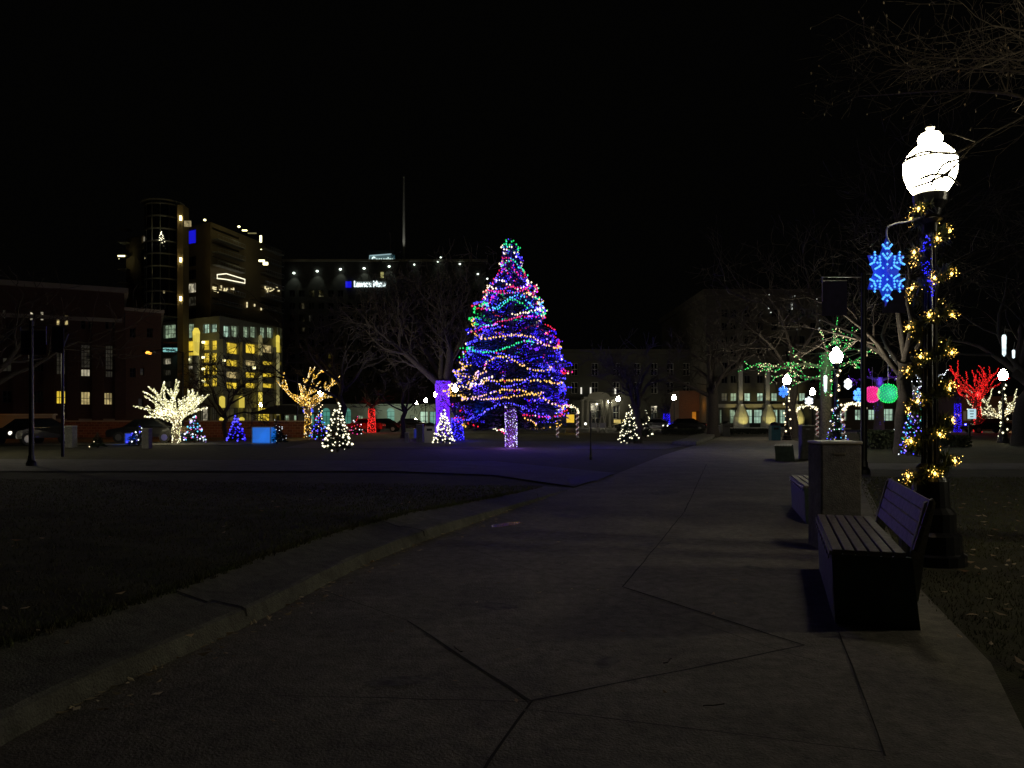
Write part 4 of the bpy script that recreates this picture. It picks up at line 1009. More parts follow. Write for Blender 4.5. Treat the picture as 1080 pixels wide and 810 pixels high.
# 2 hotel tower with parking garage
Yc = 165; pc = XY(231.5, Yc); pr = XY(298, 188); plf = XY(170, 176); ztg = gz(333, Yc)
gl = [(172.5, 343, 185, 356, W_GRN, 4, 3), (194, 342, 204.5, 356, W_GRN, 3, 2), (214, 342, 220.5, 351, W_GRNB, 2, 2), (222, 342, 228.5, 350, W_GRNB, 2, 2),
      (194, 360, 204.5, 370, W_YEL, 1, 1, None, .4), (194, 371.5, 204.5, 375, W_YEL, 1, 1, None, .4), (172.5, 378, 180, 384, W_PALE, 3, 1), (172.5, 390, 180, 396, W_DIM, 3, 1), (172.5, 402, 182, 408, W_DIM, 3, 1),
      (194, 386, 204.5, 389, W_PALE, 1, 1, None, 1), (196, 398, 203, 401, W_DIM, 1, 1, None, 1), (194, 441, 204, 448, W_PALE, 3, 1), (212, 428, 219, 448, W_PALE, 3, 3), (222, 430, 229, 448, W_DIM, 3, 3), (174, 437, 188, 448, W_GRN, 4, 1)]
for k in range(4):
    y = 359+k*13.2
    for (a, c) in ((213.5, 220.5), (222.5, 228.5)): gl.append((a, y, c, y+(10 if k < 3 else 9), W_YEL, 1, 2, None, .4))
gr_ = []
bays = ((236, 251.5), (257, 270.5), (274.5, 288), (292, 296.5))
for bi, (a, c) in enumerate(bays):
    gr_.append((a, 343+bi*.8, (a+c)/2-1, 356+bi*.5, W_GRN if bi else W_GRNB, 2, 2)); gr_.append(((a+c)/2+.5, 343+bi*.8, c, 356+bi*.5, W_GRN, 2, 2))
    for k, (y0, y1) in enumerate(((360, 374), (378, 387), (391, 399.5), (402.5, 410.5))):
        y0 += bi*1.2-(.2*bi*k); y1 += bi*.3-(.8*bi)
        gr_.append((a, y0, c, y1, W_YEL if (bi+k) % 4 != 2 else W_WARM, 1, 1, None, .5))
    gr_.append((a+.5, 430, c-.5, 447.2, (W_DIM, W_DIM, W_YEL, W_YEL)[bi], 3, 2, None, 1))
tw = building('hotel_tower', 'tall hotel tower over a yellow lit parking garage', 'building', [pc, pr, (pr[0]-30, 215), (plf[0]-3, 205), plf], ztg, {0: gr_, 4: gl}, GREYP, .5, None)
bpy.data.objects
# fluted parts of garage: corner piers and bays (proud of the wall)
b = MB(); conv, L, D = edge_conv(pc, pr); nn = Vector((D.y, -D.x)); ang = math.atan2(D.y, D.x)
if nn.dot(Vector((1, -1))) < 0: nn = -nn
for px in (233.7, 254.2, 272.5, 290):
    u, _, _ = conv(px, 400); q = Vector(pc)+D*u+nn*.35; b.box((q.x, q.y, (ztg-5)/2), (1.3, .9, ztg-5), GREYP, ang)
b.build('pier', tw)
# upper tower
ztu = gz(234, 172); U0 = XY(222, 172); U1 = XY(297, 201); U2 = XY(133, 188)
up = []
for k in range(6):
    y = 240+k*14.3; up.append((224, y+2, 252, y+10.5, W_WARM if k == 99 else GLASSD, 8, 1, FRAMED, 1.2)); 
    if k > 0: up.append((275, y+6, 294, y+13, GLASSD, 5, 1, FRAMED, 1.2))
up += [(224, 302, 246, 308, W_PALE, 6, 1, None, .8)] if False else []
upl = [(196.5, 243, 206.5, 256, W_BLUE, 1, 1)]
for k in range(1, 6): upl.append((196.5, 257+k*14, 206.5, 266+k*14, (GLASSD, GLASSD, GLASSD, W_PALE, W_DIM, GLASSD)[k], 3, 1))
upl += [(151, 239, 158.5, 244.5, W_PALE, 3, 1), (149.5, 249, 157.5, 255, W_PALE, 3, 1)]
for k in range(2, 7): upl.append((149.5, 236+k*13.6, 158, 246+k*13.6, GLASSD, 3, 1))
ut = building('tower_block', 'x', 'building', [U0, U1, (U1[0]-34, 226), (U2[0]-3, 212), U2], ztu, {0: up, 4: upl}, TANP, .5, None)
# make it a part of the tower: one building
def absorb(child_root, parent, name):
    off = Vector(child_root.location)-Vector(parent.location)
    for ch in KIDS(child_root): ch.parent = parent; ch.location = Vector(ch.location)+off
    bpy.data.objects.remove(child_root)
absorb(ut, tw, 'x')
# balcony slabs, round bay, stair pillar
conv, L, D = edge_conv(U0, U1); nn = Vector((D.y, -D.x))
if nn.dot(Vector((1, -1))) < 0: nn = -nn
ang = math.atan2(D.y, D.x)
def slab(pxa, pxb, py, dep=1.4, th=.22, m=SLAB, nm='balcony'):
    ua, za, _ = conv(pxa, py); ub, _, _ = conv(pxb, py); b = MB(); q = Vector(U0)+D*(ua+ub)/2+nn*dep/2; b.box((q.x, q.y, za), (abs(ub-ua), dep, th), m, ang)
    q2 = Vector(U0)+D*(ua+ub)/2+nn*(dep-.05); b.box((q2.x, q2.y, za+.95), (abs(ub-ua), .05, .07), STEEL, ang); 
    nb = int(abs(ub-ua)/.9)
    for i in range(nb+1):
        q3 = Vector(U0)+D*(ua+(ub-ua)*i/nb)+nn*(dep-.05); b.box((q3.x, q3.y, za+.5), (.05, .05, .85), STEEL, ang)
    b.build(nm, tw)
for k in range(7): slab(224, 253, 252+k*13.6, 1.5)
for k in range(6): slab(275, 295, 262+k*12.8, 1.3)
cb = Vector((gx(171, 171), 171+1)); rad_ = 4.2; zt3 = gz(213, 171)
b = MB(); b.tube([(cb.x, cb.y, ztg+.1), (cb.x, cb.y, zt3-.5)], rad_-.3, GLASSD, 28); b.build('round_bay', tw)
b = MB()
for k in range(15):
    z = ztg+.2+k*2.75
    if z < zt3-1: b.tube([(cb.x, cb.y, z), (cb.x, cb.y, z+.28)], rad_, SLAB, 28)
for k in range(14): a = 2*pi*k/14; b.tube([(cb.x+cos(a)*(rad_-.2), cb.y+sin(a)*(rad_-.2), ztg+.2), (cb.x+cos(a)*(rad_-.2), cb.y+sin(a)*(rad_-.2), zt3-.4)], .06, STEEL, 4)
b.build('floor_bands', tw)
b = MB(); b.tube([(cb.x-.3, cb.y, zt3-.3), (cb.x-.3, cb.y, zt3-.1)], rad_+.35, SLAB, 28); b.build('roof_disc', tw)
b = MB(); q = XY(190, 166); b.box((q[0], q[1]+1.5, (gz(216, 166))/2), (1.25, 3, gz(216, 166)), TANP); b.build('stair_pillar', tw)
FIX = emit('wall_sconce', (1, .85, .35), 8, False)
for y in (230, 274, 315):
    c = P(190.5, y, 165.6); b = MB(); b.box(c, (.35, .35, .9), FIX); b.build('sconce', tw)
    slight(c+Vector((0, -.8, -1.2)), c+Vector((0, 1.2, 6)), (1, .72, .25), 130, 80, .1, parent=tw); slight(c+Vector((0, -.8, 1.2)), c+Vector((0, 1.2, -7)), (1, .72, .25), 90, 80, .1, parent=tw)
# round glowing columns on the garage
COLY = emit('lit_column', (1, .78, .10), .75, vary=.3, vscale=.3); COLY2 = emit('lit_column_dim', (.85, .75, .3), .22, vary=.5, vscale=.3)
b = MB(); c = P(207, 345, 164); b.tube([(c.x, c.y, 0.5), (c.x, c.y, gz(375, 164))], .75, GREYP, 12); b.build('round_column', tw)
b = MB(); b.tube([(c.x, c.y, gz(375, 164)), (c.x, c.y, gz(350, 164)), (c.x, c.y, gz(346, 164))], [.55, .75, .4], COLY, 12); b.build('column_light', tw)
for px, y0, y1, m in ((274, 354, 375, COLY2), (274, 396, 412, COLY2), (274, 413, 447, COLY), (292.3, 354, 372, COLY), (292.3, 373, 412, COLY2), (292.3, 412, 438, COLY2), (234, 418, 430, COLY), (254.5, 418, 430, COLY), (234, 440, 448, COLY), (254.5, 440, 448, COLY), (274, 440.2, 448, COLY)):
    conv, L, D = edge_conv(pc, pr); u, z0, Yq = conv(px, y0); _, z1, _ = conv(px, y1); q = Vector(pc)+D*u+Vector((.55, -1.3)); rr_ = .45 if px > 260 else .6
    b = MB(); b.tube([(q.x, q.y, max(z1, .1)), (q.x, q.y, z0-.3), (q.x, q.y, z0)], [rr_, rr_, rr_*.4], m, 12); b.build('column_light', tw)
# bright roof flood lights, rope lit balcony, lit shapes
def blk(name, parent, px, py, Y, wpx, hpx, m, dy=.3, rz=0):
    c = P(px, py, Y); b = MB()
    if name == 'roof_light' and wpx < 5 and hpx < 5: b.ball(c, wpx*.36*Y/F, m, 6, .75)
    else: b.box(c, (wpx*Y/F, dy, hpx*Y/F), m, rz)
    return b.build(name, parent)
FL = emit('floodlight', (1, .92, .45), 3.5); FLW = emit('floodlight_white', (.85, 1, .85), 3)
for (px, py, Yq, w_, h_) in ((216, 232, 165, 4, 4), (252, 239, 176, 4, 4), (258, 243, 178, 5, 1.2), (266, 246, 181, 9, 1), (275, 252, 183, 2, 7), (276, 275, 183, 6, 2), (280, 278, 184, 5, 3), (275.5, 263, 183, 2, 4)):
    blk('roof_light', tw, px, py, Yq, w_, h_, FL if w_ < 8 else COLY2)
for px, Yq, py in ((216, 164, 232), (253, 175, 240)): c = P(px, py, Yq); plight(c+Vector((0, -1.5, 0)), (1, .85, .3), 60, .2, parent=tw)
conv, L, D = edge_conv(U0, U1)
def onU(px, py, off=1.6):
    u, z, Y = conv(px, py); q = Vector(U0)+D*u+nn*off; return Vector((q.x, q.y, z))
b = MB(); pts = [onU(222.5, 290), onU(232, 289), onU(252, 295), onU(252, 299), onU(232, 295), onU(222.5, 294), onU(222.5, 290)]
b.tube(pts, .12, emit('rope_light', (1, .92, .65), 1.5), 5); b.build('rope_light', tw)
b = MB(); rng = random.Random(8)
for k in range(16): p = onU(rng.uniform(223, 246), rng.uniform(302, 308), .4); b.box(p, (rng.uniform(.2, .7), .1, rng.uniform(.2, .6)), emit('room_glow', (1, .85, .45), .9), 0)
for k in range(16): p = onU(rng.uniform(278, 293), rng.uniform(302, 308), .4); b.box(p, (rng.uniform(.2, .5), .1, rng.uniform(.2, .6)), MATS['room_glow'], 0)
for (px, py) in ((259, 320), (259, 323), (267, 322), (274, 326)): b.box(onU(px, py, .4), (.3, .1, .6), MATS['room_glow'])
b.build('lit_room_lamps', tw)
c = P(170.5, 250, 167); b = MB()
for k in range(26): t = rng.random(); b.bulb(c+Vector((rng.uniform(-1, 1)*(1-t)*.9, -.2, (t-.5)*2.6)), .12, B_CREAM)
b.build('lit_tree_shape', tw); blk('lit_letters', tw, 198, 236, 164, 7, 6, emit('pale_glow', (1, .8, .4), .35, vary=.9, vscale=2.2))
blk('lit_window_detail', tw, 173, 308, 166.2, 1.2, 2.5, MATS['pale_glow'])
# left balconies of the tower
for k in range(7):
    c = P(131.5, 242+k*14.3, 187); b = MB(); b.box(c, (2.2, 3, .25), SLAB); b.build('balcony', tw)
blk('roof_light', tw, 128, 270, 185, 7, 1.2, FL); blk('roof_light', tw, 125.5, 273, 185, 1, 4, FL)
# teal lit sign on the garage
sg = thing('lit_sign', 'pale teal lit sign panel low on the left of the garage', 'sign', P(180, 371, 172)); blk('panel', sg, 180, 369, 172, 15.5, 4.2, emit('teal_sign', (.3, .75, .72), .7), .3)
b = MB(); rng = random.Random(4); blk('frame', sg, 180, 369, 172.3, 16.5, 5.2, IRON, .3)
b = MB()
for k in range(9): b.box(P(175.5+k*1.15, 369.4, 171.75), (.15, .06, .35+.15*(k % 3)), IRON)
b.build('lettering', sg)
blk('canopy', tw, 181, 361.5, 172, 17, 1.2, mat('canopy_red', (.35, .12, .08), .6))
# sconce by garage bays
for (px, py, Yq) in ((198, 379, 170), (214.5, 361, 163.5), (214.5, 377, 163.5), (214.5, 389, 163.5), (214.5, 402, 163.5), (236.5, 380, 163.5), (268, 388, 173)): blk('lamp', tw, px, py, Yq, 2.8, 2.2, FL)
slight(P(250, 441, 140)+Vector((20, 0, 0)), P(250, 360, 175), (.9, .95, .8), 3000, 60, .5, parent=tw)
slight(P(200, 441, 135), P(190, 280, 172), (1, .8, .4), 900, 70, .5, parent=tw)

# 3 long dark block with roof lights and signs
YB = 210; b0 = XY(300, YB); b1 = XY(512, YB); ztb = gz(276, YB)
wins = []
rng = random.Random(6)
for r_ in range(8):
    for k in range(20):
        x = 305+k*10.2; y = 306+r_*13
        if abs(x-388) < 26 and r_ == 0: continue
        wins.append((x, y, x+6, y+7, GLASSD, 2, 1))
db = building('office_block', 'long dark office block with white roof lights behind the bare trees', 'building', [b0, b1, (b1[0], 240), (b0[0], 240)], ztb, {0: wins}, CONCD, .3, (STONE, .6, .5, ztb+.3))
for (px, py) in ((310, 288), (334.5, 286), (359, 284), (384, 283), (410.5, 281), (437, 279), (465, 271.5), (462, 276), (485, 278.5), (504, 289), (514, 294)):
    o = blk('roof_light', db, px, py, YB-.6, 4 if px < 430 else 3, 2.2, FLW, .5)
    slight(P(px, py, YB-1.6), P(px, py+16, YB+.2), (.8, .95, .75), 150 if px < 420 else 30, 75, .2, parent=db)
ph = P(402, 272, YB+2); b = MB(); b.box((ph.x, YB+5, ph.z), (28*YB/F, 6, 16*YB/F), CONCD); b.build('penthouse', db)
blk('roof_light', db, 403, 290, YB-.5, 3, 6, emit('pg2', (.9, .85, .3), .5, vary=.8, vscale=.8))
b = MB(); bb = P(426, 276, YB+8); b.tube([(bb.x, bb.y, ztb-1), (bb.x, bb.y, gz(186, YB+8))], [.42, .30], STONEW, 8); b.build('base_mast', None) if False else None
mst = thing('roof_mast', 'tall thin pale mast on the dark office block', 'mast', (bb.x, bb.y, ztb)); b.build('pole', mst)
b = MB(); b.box((bb.x, bb.y, ztb+.4), (2, 2, .9), CONCD); b.build('base', mst)
slight((bb.x, bb.y-4, ztb+1), (bb.x, bb.y, gz(215, YB+8)), (1, 1, .9), 1500, 50, .1, parent=mst)
def text(s, px, py, Y, hpx, wpx, m, parent, name='lettering', dy=0, bold=.0):
    cu = bpy.data.curves.new('t', 'FONT'); cu.body = s; cu.size = 1; cu.extrude = .06; cu.offset = bold; cu.align_x = 'CENTER'; cu.align_y = 'CENTER'
    ob = bpy.data.objects.new('t', cu); COL.objects.link(ob); dg = bpy.context.evaluated_depsgraph_get(); dg.update()
    me = bpy.data.meshes.new_from_object(ob.evaluated_get(dg)); bpy.data.objects.remove(ob)
    xs = [v.co.x for v in me.vertices]; ys = [v.co.y for v in me.vertices]; W = max(xs)-min(xs); H = max(ys)-min(ys); c = P(px, py, Y)
    sx = wpx*Y/F/W; sy = hpx*Y/F/H; mx = (max(xs)+min(xs))/2; my = (max(ys)+min(ys))/2; pw = parent_world(parent)
    for v in me.vertices: x, y, z = v.co; v.co = Vector((c.x+(x-mx)*sx, c.y-dy-z*3, c.z+(y-my)*sy))-pw
    me.materials.clear(); me.materials.append(m); o = bpy.data.objects.new(name, me); COL.objects.link(o); o.parent = parent; return o
sA = thing('rooftop_sign', 'teal lit lettered sign on the roof penthouse below the mast', 'sign', P(402, 278, YB+1))
text('Comerica', 403.5, 274, YB+.7, 6.5, 23, emit('sign_white', (.75, 1, .92), 1.3), sA, bold=.02)
blk('panel', sA, 403, 274, YB+1.3, 27, 9.5, emit('sign_teal', (.0, .10, .14), .25), .5)
b = MB(); b.tube([P(388.5, 279, YB+.6), P(390, 269.7, YB+.6), P(413, 268, YB+.6)], .18, emit('sign_edge', (.5, .75, .8), .5), 5); b.build('edge_light', sA)
sB = thing('facade_sign', 'white lit lettered sign with a blue square logo on the dark block', 'sign', P(388, 303, YB-1))
text('Lawson Mann', 390, 299.5, YB-.5, 6.5, 33, emit('sign_white2', (.85, 1, 1), 1.6), sB, bold=.03)
blk('panel', sB, 390, 299.7, YB-.25, 35, 6, emit('sign_back', (.2, .3, .32), .12), .3)
blk('logo', sB, 367.5, 300, YB-.5, 6, 6.5, emit('sign_blue', (.0, .0, 1), .6), .3)

# 4 low arcade with teal arches behind red trunk
YA = 130; a0 = XY(300, YA); a1 = XY(500, YA); wa = []
for x in (327, 344, 366, 412, 447, 457):
    wa.append((x-4, 434, x+4, 449, W_TEAL if x != 447 else W_GRNB, 2, 3))
for x in (302, 312, 380, 395, 425, 435, 470, 485): wa.append((x-2.5, 438, x+2.5, 449, W_DIM if x % 2 else W_GRN, 2, 2))
ar = building('arcade_building', 'low stone building with teal lit arched windows behind the red trunk', 'building', [a0, a1, (a1[0], 145), (a0[0], 145)], gz(428, YA), {0: wa}, STONE, .4, (STONE, .3, .3, gz(428, YA)+.15))
for x in (327, 344, 366, 412):   # rounded arch heads
    b = MB(); c = P(x, 434, YA-.05); r_ = 4*YA/F; b.face([(c.x+cos(t)*r_, c.y, c.z+sin(t)*r_*.9) for t in [pi*k/12 for k in range(13)]], W_TEAL); b.build('arch_pane', ar)
plight(P(412, 436, YA-4), (.6, .9, .7), 250, .3, parent=ar); plight(P(440, 438, YA-5), (.7, .9, .6), 250, .3, parent=ar)
# pavilion with dark roof
pv = P(300, 448, 95); root = thing('pavilion', 'dark low roofed pavilion behind the amber tree', 'pavilion', Vector((pv.x, 95, 0)))
b = MB(); zz = gz(444, 95)+1; b.face([(pv.x-3.8, 93, 2.0), (pv.x+3.8, 93, 2.0), (pv.x+1, 95, 3.1), (pv.x-1, 95, 3.1)], ROOFM); b.face([(pv.x-3.8, 97, 2.0), (pv.x+3.8, 97, 2.0), (pv.x+1, 95, 3.1), (pv.x-1, 95, 3.1)], ROOFM)
b.face([(pv.x-3.8, 93, 2.0), (pv.x-3.8, 97, 2.0), (pv.x-1, 95, 3.1)], ROOFM); b.face([(pv.x+3.8, 93, 2.0), (pv.x+3.8, 97, 2.0), (pv.x+1, 95, 3.1)], ROOFM); b.build('roof', root)
for sx in (-3.4, -1.1, 1.1, 3.4):
    b = MB(); b.box((pv.x+sx, 93.3, 1.0), (.18, .18, 2.0), STONEW); b.build('post', root)

# 5 civic hall with portico
YH = 118; h0 = XY(560, YH); h1 = XY(741, YH); zth = gz(372, YH); wh = []
for x in (575, 592, 606, 627.5, 650, 672, 690, 707, 724):
    wh.append((x-3.4, 383, x+3.4, 396, GLASSD, 2, 2, FRAMEW)); wh.append((x-3.4, 403, x+3.4, 415, GLASSD, 2, 2, FRAMEW))
    if not (610 < x < 645): wh.append((x-3.4, 428, x+3.4, 442, GLASSD, 2, 2, FRAMEW))
wh.append((623, 425, 634, 449, GLASSD, 2, 3, FRAMEW))
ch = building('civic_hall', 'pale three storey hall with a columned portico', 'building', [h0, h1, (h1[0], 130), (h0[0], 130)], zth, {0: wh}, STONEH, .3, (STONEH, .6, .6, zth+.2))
blk('lit_curtain', ch, 657, 389, YH+.2, 4, 5, emit('red_curtain', (1, .5, .35), .35, vary=.9, vscale=4), .02)
pt = MB(); cxp = gx(628.5, YH); zb = gz(422, YH); hw = 15.5*YH/F
pt.box((cxp, YH-2, zb+.2), (hw*2, 4, .4), STONEP)
b = MB(); n = 16; 
arc = [(cxp+math.cos(pi-pi*k/n)*hw*.72, zb+.4+sin(pi*k/n)*.75) for k in range(n+1)]
b.face([(x, YH-4.0, z) for x, z in arc], STONEP); b.face([(x, YH-3.5, z) for x, z in reversed(arc)], STONEP)
for k in range(n): b.face([(arc[k][0], YH-4, arc[k][1]), (arc[k+1][0], YH-4, arc[k+1][1]), (arc[k+1][0], YH-3.5, arc[k+1][1]), (arc[k][0], YH-3.5, arc[k][1])], STONEP)
b.build('pediment', ch); pt.build('entablature', ch)
for px in (614, 619.5, 637.5, 643):
    b = MB(); X = gx(px, YH-3.4); b.lathe([(.3, 0), (.3, .2), (.2, .3), (.17, zb-.4), (.28, zb-.2), (.28, zb)], (X, YH-3.6, 0), STONEP, 12); b.build('column', ch)
for px in (613, 623, 649):
    b = MB(); b.box(P(px, 412, YH-.5), (.22, .2, 1.0), emit('wall_lantern', (1, .95, .8), .8)); b.build('lantern', ch)
b = MB(); b.ball(P(617.5, 447, YH-6), .2, emit('step_light', (1, .95, .8), 2), 6); b.build('step_light', ch)
plight(P(628, 440, YH-7), (1, .95, .75), 45, .3, parent=ch); plight(P(652, 421, YH-10), (1, .9, .55), 45, .3, parent=ch); plight(P(600, 400, YH-25), (.8, .8, .6), 22, .3, parent=ch); plight(P(715, 400, YH-20), (.9, .9, .7), 22, .3, parent=ch)
# easel boards by the portico
for (px, lab) in ((626, 'left white folding sign frame by the hall steps'), (635, 'right white folding sign frame by the hall steps')):
    Y = 80; c = Vector((gx(px, Y), Y, 0)); root = thing('a_frame_sign', lab, 'sign', c, 'white folding sign frames')
    for s in (-1, 1):
        b = MB(); b.tube([c+Vector((s*.45, -.25, 0)), c+Vector((s*.1, 0, 1.7))], .05, PIERT, 5); b.tube([c+Vector((s*.45, .35, 0)), c+Vector((s*.1, 0, 1.7))], .05, PIERT, 5); b.build('leg', root)
    b = MB(); b.box(c+Vector((0, -.14, .75)), (.8, .04, .5), STEEL); b.build('board', root)
# kiosk
c = P(601, 441, 75); root = thing('display_case', 'bright yellow lit display case inside the candy arch', 'display case', Vector((c.x, 75, 0)))
blk('screen', root, 601.5, 441.5, 75, 8, 8.5, emit('yellow_panel', (1, .62, .02), .85, vary=.25, vscale=.8), .1); b = MB()
b.box((c.x+.05, 75.2, gz(436.4, 75)), (1.0, .5, .12), IRON); b.box((c.x+.05, 75.2, .25), (1.0, .5, .5), IRON); b.build('frame', root)
plight(P(601, 448, 73.5), (1, .6, .1), 25, .1, parent=root)

# 6 annex with orange glow
YX = 112; x0 = XY(716, YX); x1 = XY(752, YX)
an = building('annex', 'low annex glowing orange behind the big dark tree', 'building', [x0, x1, (x1[0], 124), (x0[0], 124)], gz(412, YX), {0: [(730, 434, 737, 449, W_ORNG, 1, 1, None, 1.5), (738.5, 434, 748, 449, W_ORNG, 1, 1, None, 1.5)]}, BRICKR, .4)
plight(P(736, 428, YX-2.5), (1, .35, .02), 50, .2, parent=an); b = MB(); b.box(P(745, 425, YX-.4), (.4, .4, .9), FIX); b.build('lantern', an)

# 7 office block with flood lit piers
YO = 108; o0 = XY(745, YO); o1 = XY(868, YO); zto = gz(311, YO); wo = []
for x in (764.5, 774, 788.5, 802, 817, 832, 846.5, 858):
    wo.append((x-3.3, 414.5, x+3.3, 423, W_GRNB if x in (788.5, 802, 817, 846.5) else (W_DIM if x < 770 or x == 858 else W_GRN), 2, 2))
    for r_ in range(6): wo.append((x-3.3, 326+r_*14, x+3.3, 334+r_*14, GLASSD, 2, 1))
for (a, c) in ((785.5, 795), (795.6, 805.6), (814, 822), (822.6, 830), (843.5, 851), (853, 865), (759.5, 762.5), (770, 777)): wo.append((a, 432, c, 446.5, W_GRNB if a > 780 else W_GRN, 3, 2, FRAMED, .8))
ob = building('office_building', 'tall dark office building with flood lit piers and bright ground floor windows', 'building', [o0, o1, (o1[0], 140), (o0[0], 140)], zto, {0: wo}, STONED, .35, (STONED, .9, .5, zto+.3))
for px in (781, 809.5, 839):
    X = gx(px, YO-.5); b = MB(); b.lathe([(1.1, 0.05), (1.05, 1.6), (.8, 2.3), (.45, 3.0), (.35, 3.4)], (X, YO-.9, 0), STONEW, 10)
    b.box((X, YO-.4, 4.5), (.5, .6, 8.9), STONEW); b.build('pier', ob)
    slight((X, YO-4.2, .3), (X, YO-.6, 2.6), (1, .85, .25), 420, 55, .1, parent=ob); slight((X, YO-2.2, 2.2), (X, YO-.4, 6.5), (1, .9, .6), 170, 45, .1, parent=ob)
b = MB(); b.box(((o0[0]+o1[0])/2, YO-.15, gz(428, YO)), (o1[0]-o0[0]-1, .5, .5), STONE); b.box(((o0[0]+o1[0])/2, YO-5, .14), (o1[0]-o0[0], 8, .18), STONEW); b.build('plinth', ob)
b = MB(); SP = emit('tiny_lights', (.9, .95, .85), .7)
for (px, py, h_) in ((811, 311, 1), (811, 325, 1.3), (813, 329.5, .8), (835, 313, 1), (835, 323, 7), (838.5, 312.5, 1), (841, 347.5, 1), (816, 374, 1), (861, 316, 2), (861.5, 323, 2), (861.5, 329, 2), (864, 338, 1), (864, 347, 2)):
    b.box(P(px, py, YO-.4), (1.1*YO/F, .2, h_*YO/F), SP)
b.build('facade_lights', ob)
for X in (gx(795, 95), gx(825, 95), gx(855, 95)): plight((X, 101, 3), (.75, 1, .8), 14, .5, parent=ob)
# 8 shops right
YSh = 100; s0 = XY(872, YSh); s1 = XY(1000, YSh)
sh = building('shop_row', 'low row of shops with white lit windows behind the glowing spheres', 'building', [s0, s1, (s1[0], 115), (s0[0], 115)], gz(420, YSh), {0: [(886, 433, 894, 444, W_GRN, 2, 2), (902, 432, 909, 443, W_GRNB, 2, 2), (916, 432, 925, 443, W_GRNB, 2, 2), (931, 431, 943, 444, W_GRNB, 3, 2), (960, 434, 970, 444, W_DIM, 3, 1), (984, 434, 992, 444, W_DIM, 2, 1)]}, CONCD, .4)
r0 = XY(1012, 92); r1 = XY(1180, 92)
sr = building('brick_shop', 'dark low shopfront building at the far right', 'building', [r0, r1, (r1[0], 110), (r0[0], 110)], gz(418, 92), {0: [(1062, 426, 1077, 444, GLASSD, 2, 2, FRAMEW), (1040, 430, 1055, 444, W_DIM, 3, 2, FRAMEW), (1016, 433, 1026, 444, W_DIM, 2, 1)]}, BRICKR, .3)
plight(P(1072, 450, 84), (1, .5, .15), 180, .2, parent=sr); plight(P(1000, 446, 84), (.9, .7, .4), 150, .2, parent=sr)
c = P(1024, 437, 55); root = thing('lit_notice_sign', 'small white lit notice sign left of the red wrapped trunk', 'sign', Vector((c.x, 55, 0)))
blk('face', root, 1025, 436.5, 55, 8, 10.5, emit('notice_face', (.55, .85, .95), .8), .12); b = MB(); b.box((c.x, 55.2, .5), (.12, .12, 1.0), IRON); b.build('post', root)
b = MB()
for k in range(3): b.box(P(1025, 433.5+k*3, 54.9), (.3-.05*k, .02, .06), IRON)
b.build('lettering', root)
# hedge rows
HEDGE = mat('hedge_leaf', (.05, .06, .03), .8, noise=.5, nscale=6)
def hedge(label, x0, x1, py, h, d=1.0, n=1500):
    Y = gy(py); a, c = gx(x0, Y), gx(x1, Y); root = thing('hedge', label, 'hedge', Vector(((a+c)/2, Y, 0)), 'low dark hedges'); b = MB(); rng = random.Random(int(x0))
    for k in range(n):
        p = Vector((rng.uniform(a, c), Y+rng.uniform(0, d), h*rng.random()**.6)); s = rng.uniform(.04, .1); q = Vector((rng.gauss(0, 1), rng.gauss(0, 1), rng.gauss(0, 1))).normalized()*s; e = q.cross(Vector((rng.random(), 1, rng.random()))).normalized()*s*.6
        b.face([p-q, p+e, p+q, p-e], HEDGE)
    b.build('foliage', root); b = MB()
    for k in range(8): X = a+(c-a)*(k+.5)/8; b.tube([(X, Y+d/2, -.02), (X+.05, Y+d/2, h*.8)], .02, BARKD, 5)
    b.build('stems', root)
hedge('low hedge at the far end of the main path', 762, 812, 458, .5, 1.2)
hedge('low hedge under the big dark tree', 700, 745, 458.5, .55, 1.2)
hedge('brown hedge right of the nearest banner pole', 918, 950, 474, .9, 1.5, 1500)
hedge('dark hedge right of the garlanded lamp post', 992, 1026, 472, .6, 1.2)
# ---------- sodium street lights ----------
def sodium(label, px, py, Y, armx, w_):
    c = P(px, py, Y); root = thing('street_light', label, 'street light', Vector((c.x+armx, Y, 0)), 'amber street lights'); b = MB()
    b.tube([(c.x+armx, Y, 0), (c.x+armx, Y, c.z+.05)], [.09, .06], IRON, 8); b.build('pole', root); b = MB(); b.tube([(c.x+armx, Y, c.z), (c.x+armx*.5, Y, c.z+.25), (c.x+.3*(1 if armx > 0 else -1), Y, c.z+.12)], .035, IRON, 6); b.build('arm', root)
    b = MB(); b.box(c+Vector((0, 0, .07)), (.75, .3, .14), IRON); b.build('housing', root); b = MB(); b.ball(c, .22, emit('sodium_lens', (1, .42, .05), 2.4), 6, .6); b.build('lens', root)
    slight(c+Vector((0, 0, -.2)), (c.x, Y+2, 0), (1, .36, .04), w_*.17, 140, .15, parent=root)
sodium('amber street light left of the parking garage', 157, 372, 52, 2.3, 1500)
sodium('amber street light above the amber wrapped tree', 341, 391, 68, -2.3, 900)
sodium('amber street light off to the left over the brick wall', -60, 352, 50, -2, 1300)

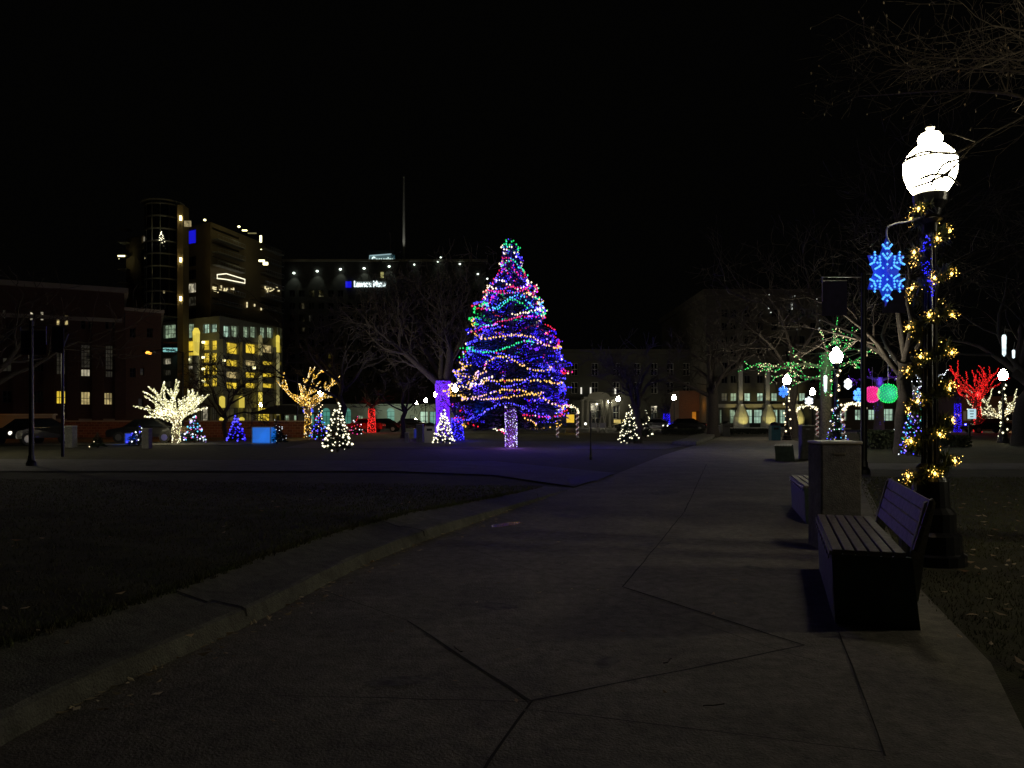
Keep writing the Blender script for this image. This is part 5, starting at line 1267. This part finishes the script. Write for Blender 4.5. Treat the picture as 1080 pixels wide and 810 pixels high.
# ---------- cars ----------
LENS = emit('headlight_lens', (1, .95, .8), 1.5); TAIL = emit('tail_lens', (1, .03, .02), .4)
def make_car(paint, lit=False):
    root = thing('parked_car', 'x', 'car', (0, 0, 0), 'cars parked around the park')
    # length along X, front at -X
    pr_ = [(-2.2, .35), (-2.25, .6), (-2.15, .78), (-1.2, .95), (-.55, 1.42), (.7, 1.46), (1.5, 1.02), (2.1, .95), (2.2, .6), (2.15, .35)]
    b = MB(); rings = []
    for y, s, zf in ((-.88, .96, .92), (-.80, 1, 1), (.80, 1, 1), (.88, .96, .92)):
        rings.append([(x*s, y if z < 1.0 else y*.8, .35+(z-.35)*zf) for x, z in pr_])
    for r1_, r2_ in zip(rings, rings[1:]):
        for i in range(len(pr_)): j = (i+1) % len(pr_); b.face([r1_[i], r1_[j], r2_[j], r2_[i]], paint)
    b.face(rings[0], paint); b.face(list(reversed(rings[-1])), paint); b.build('body', root, bevel=.03)
    b = MB()
    for s in (-1, 1):
        b.face([(-1.0, s*.89, .98), (1.35, s*.89, .98), (.65, s*.73, 1.36), (-.5, s*.73, 1.36)], GLASSD)
    b.face([(-1.17, -.72, 1.0), (-1.17, .72, 1.0), (-.60, .62, 1.40), (-.60, -.62, 1.40)], GLASSD); b.face([(1.47, -.7, 1.06), (1.47, .7, 1.06), (.78, .62, 1.44), (.78, -.62, 1.44)], GLASSD); b.build('windows', root)
    for sx in (-1.4, 1.35):
        for sy in (-1, 1):
            b = MB(); b.tube([(sx, sy*.72, .33), (sx, sy*.91, .33)], .33, TYRE, 16); wh_ = b.build('wheel', root); b = MB(); b.tube([(sx, sy*.905, .33), (sx, sy*.925, .33)], .2, CHROME, 10); b.build('rim', wh_)
    for s in (-1, 1):
        b = MB(); b.ball((-2.2, s*.62, .66), .11, LENS if lit else CHROME, 6); b.build('headlight', root); b = MB(); b.box((2.17, s*.66, .75), (.06, .25, .12), TAIL); b.build('tail_light', root)
    return root
CP = [mat('car_black', (.01, .01, .012), .25, .2, coat=1), mat('car_silver', (.3, .3, .32), .3, .6, coat=1), mat('car_red', (.2, .015, .015), .3, .2, coat=1)]
c1 = make_car(CP[0], True); c1.location = (gx(38, 43.5), 43.2, .04); c1.rotation_euler.z = radians(80); c1['label'] = 'dark car facing the camera behind the left banner pole'
c2 = make_car(mat('car_grey', (.02, .02, .022), .3, .4, coat=1)); c2.location = (gx(157, 47), 47, .02); c2['label'] = 'dark grey car behind the blue glowing box at left'
c3 = dup(c2, (gx(428, 84), 86, .02), 'grey parked car seen left of the violet trunk', rz=0)
c4 = dup(c2, (gx(404, 84), 83, .02), 'grey parked car right of the red wrapped trunk', rz=0)
c5 = make_car(CP[2], False); c5.location = (gx(383, 80), 80, .02); c5['label'] = 'dark red car just left of the red wrapped trunk'
c6 = make_car(CP[1], True); c6.location = (gx(690, 86), 86, .02); c6['label'] = 'car with headlights on behind the right cone tree'
c7 = dup(c1, (gx(722, 84), 84, .02), 'dark car in front of the orange annex', rz=.2)
c8 = make_car(CP[0]); c8.location = (gx(1048, 75), 76, .04); c8['label'] = 'dark parked car at the far right behind the cream tree'
c9 = dup(c8, (gx(668, 88), 88, .02), 'dark car left of the car with headlights on')
# yellow food stand signs near 655
for (px, lab) in ((651, 'left small yellow lit panel behind the right cone tree'), (660.5, 'right small yellow lit panel behind the right cone tree')):
    root = thing('yellow_lit_board', lab, 'sign', Vector((gx(px, 92), 92.5, 0.05)), 'small yellow lit panels'); blk('face', root, px, 444.3, 92.5, 7, 3.4, emit('panel_yel', (1, .75, .2), .7, vary=.4, vscale=1), .2)
    b = MB(); b.box((gx(px, 92.5), 92.6, .5), (.15, .15, .9), IRON); b.build('post', root)
# park flood of the lawn: the distant lamps across the park already light it
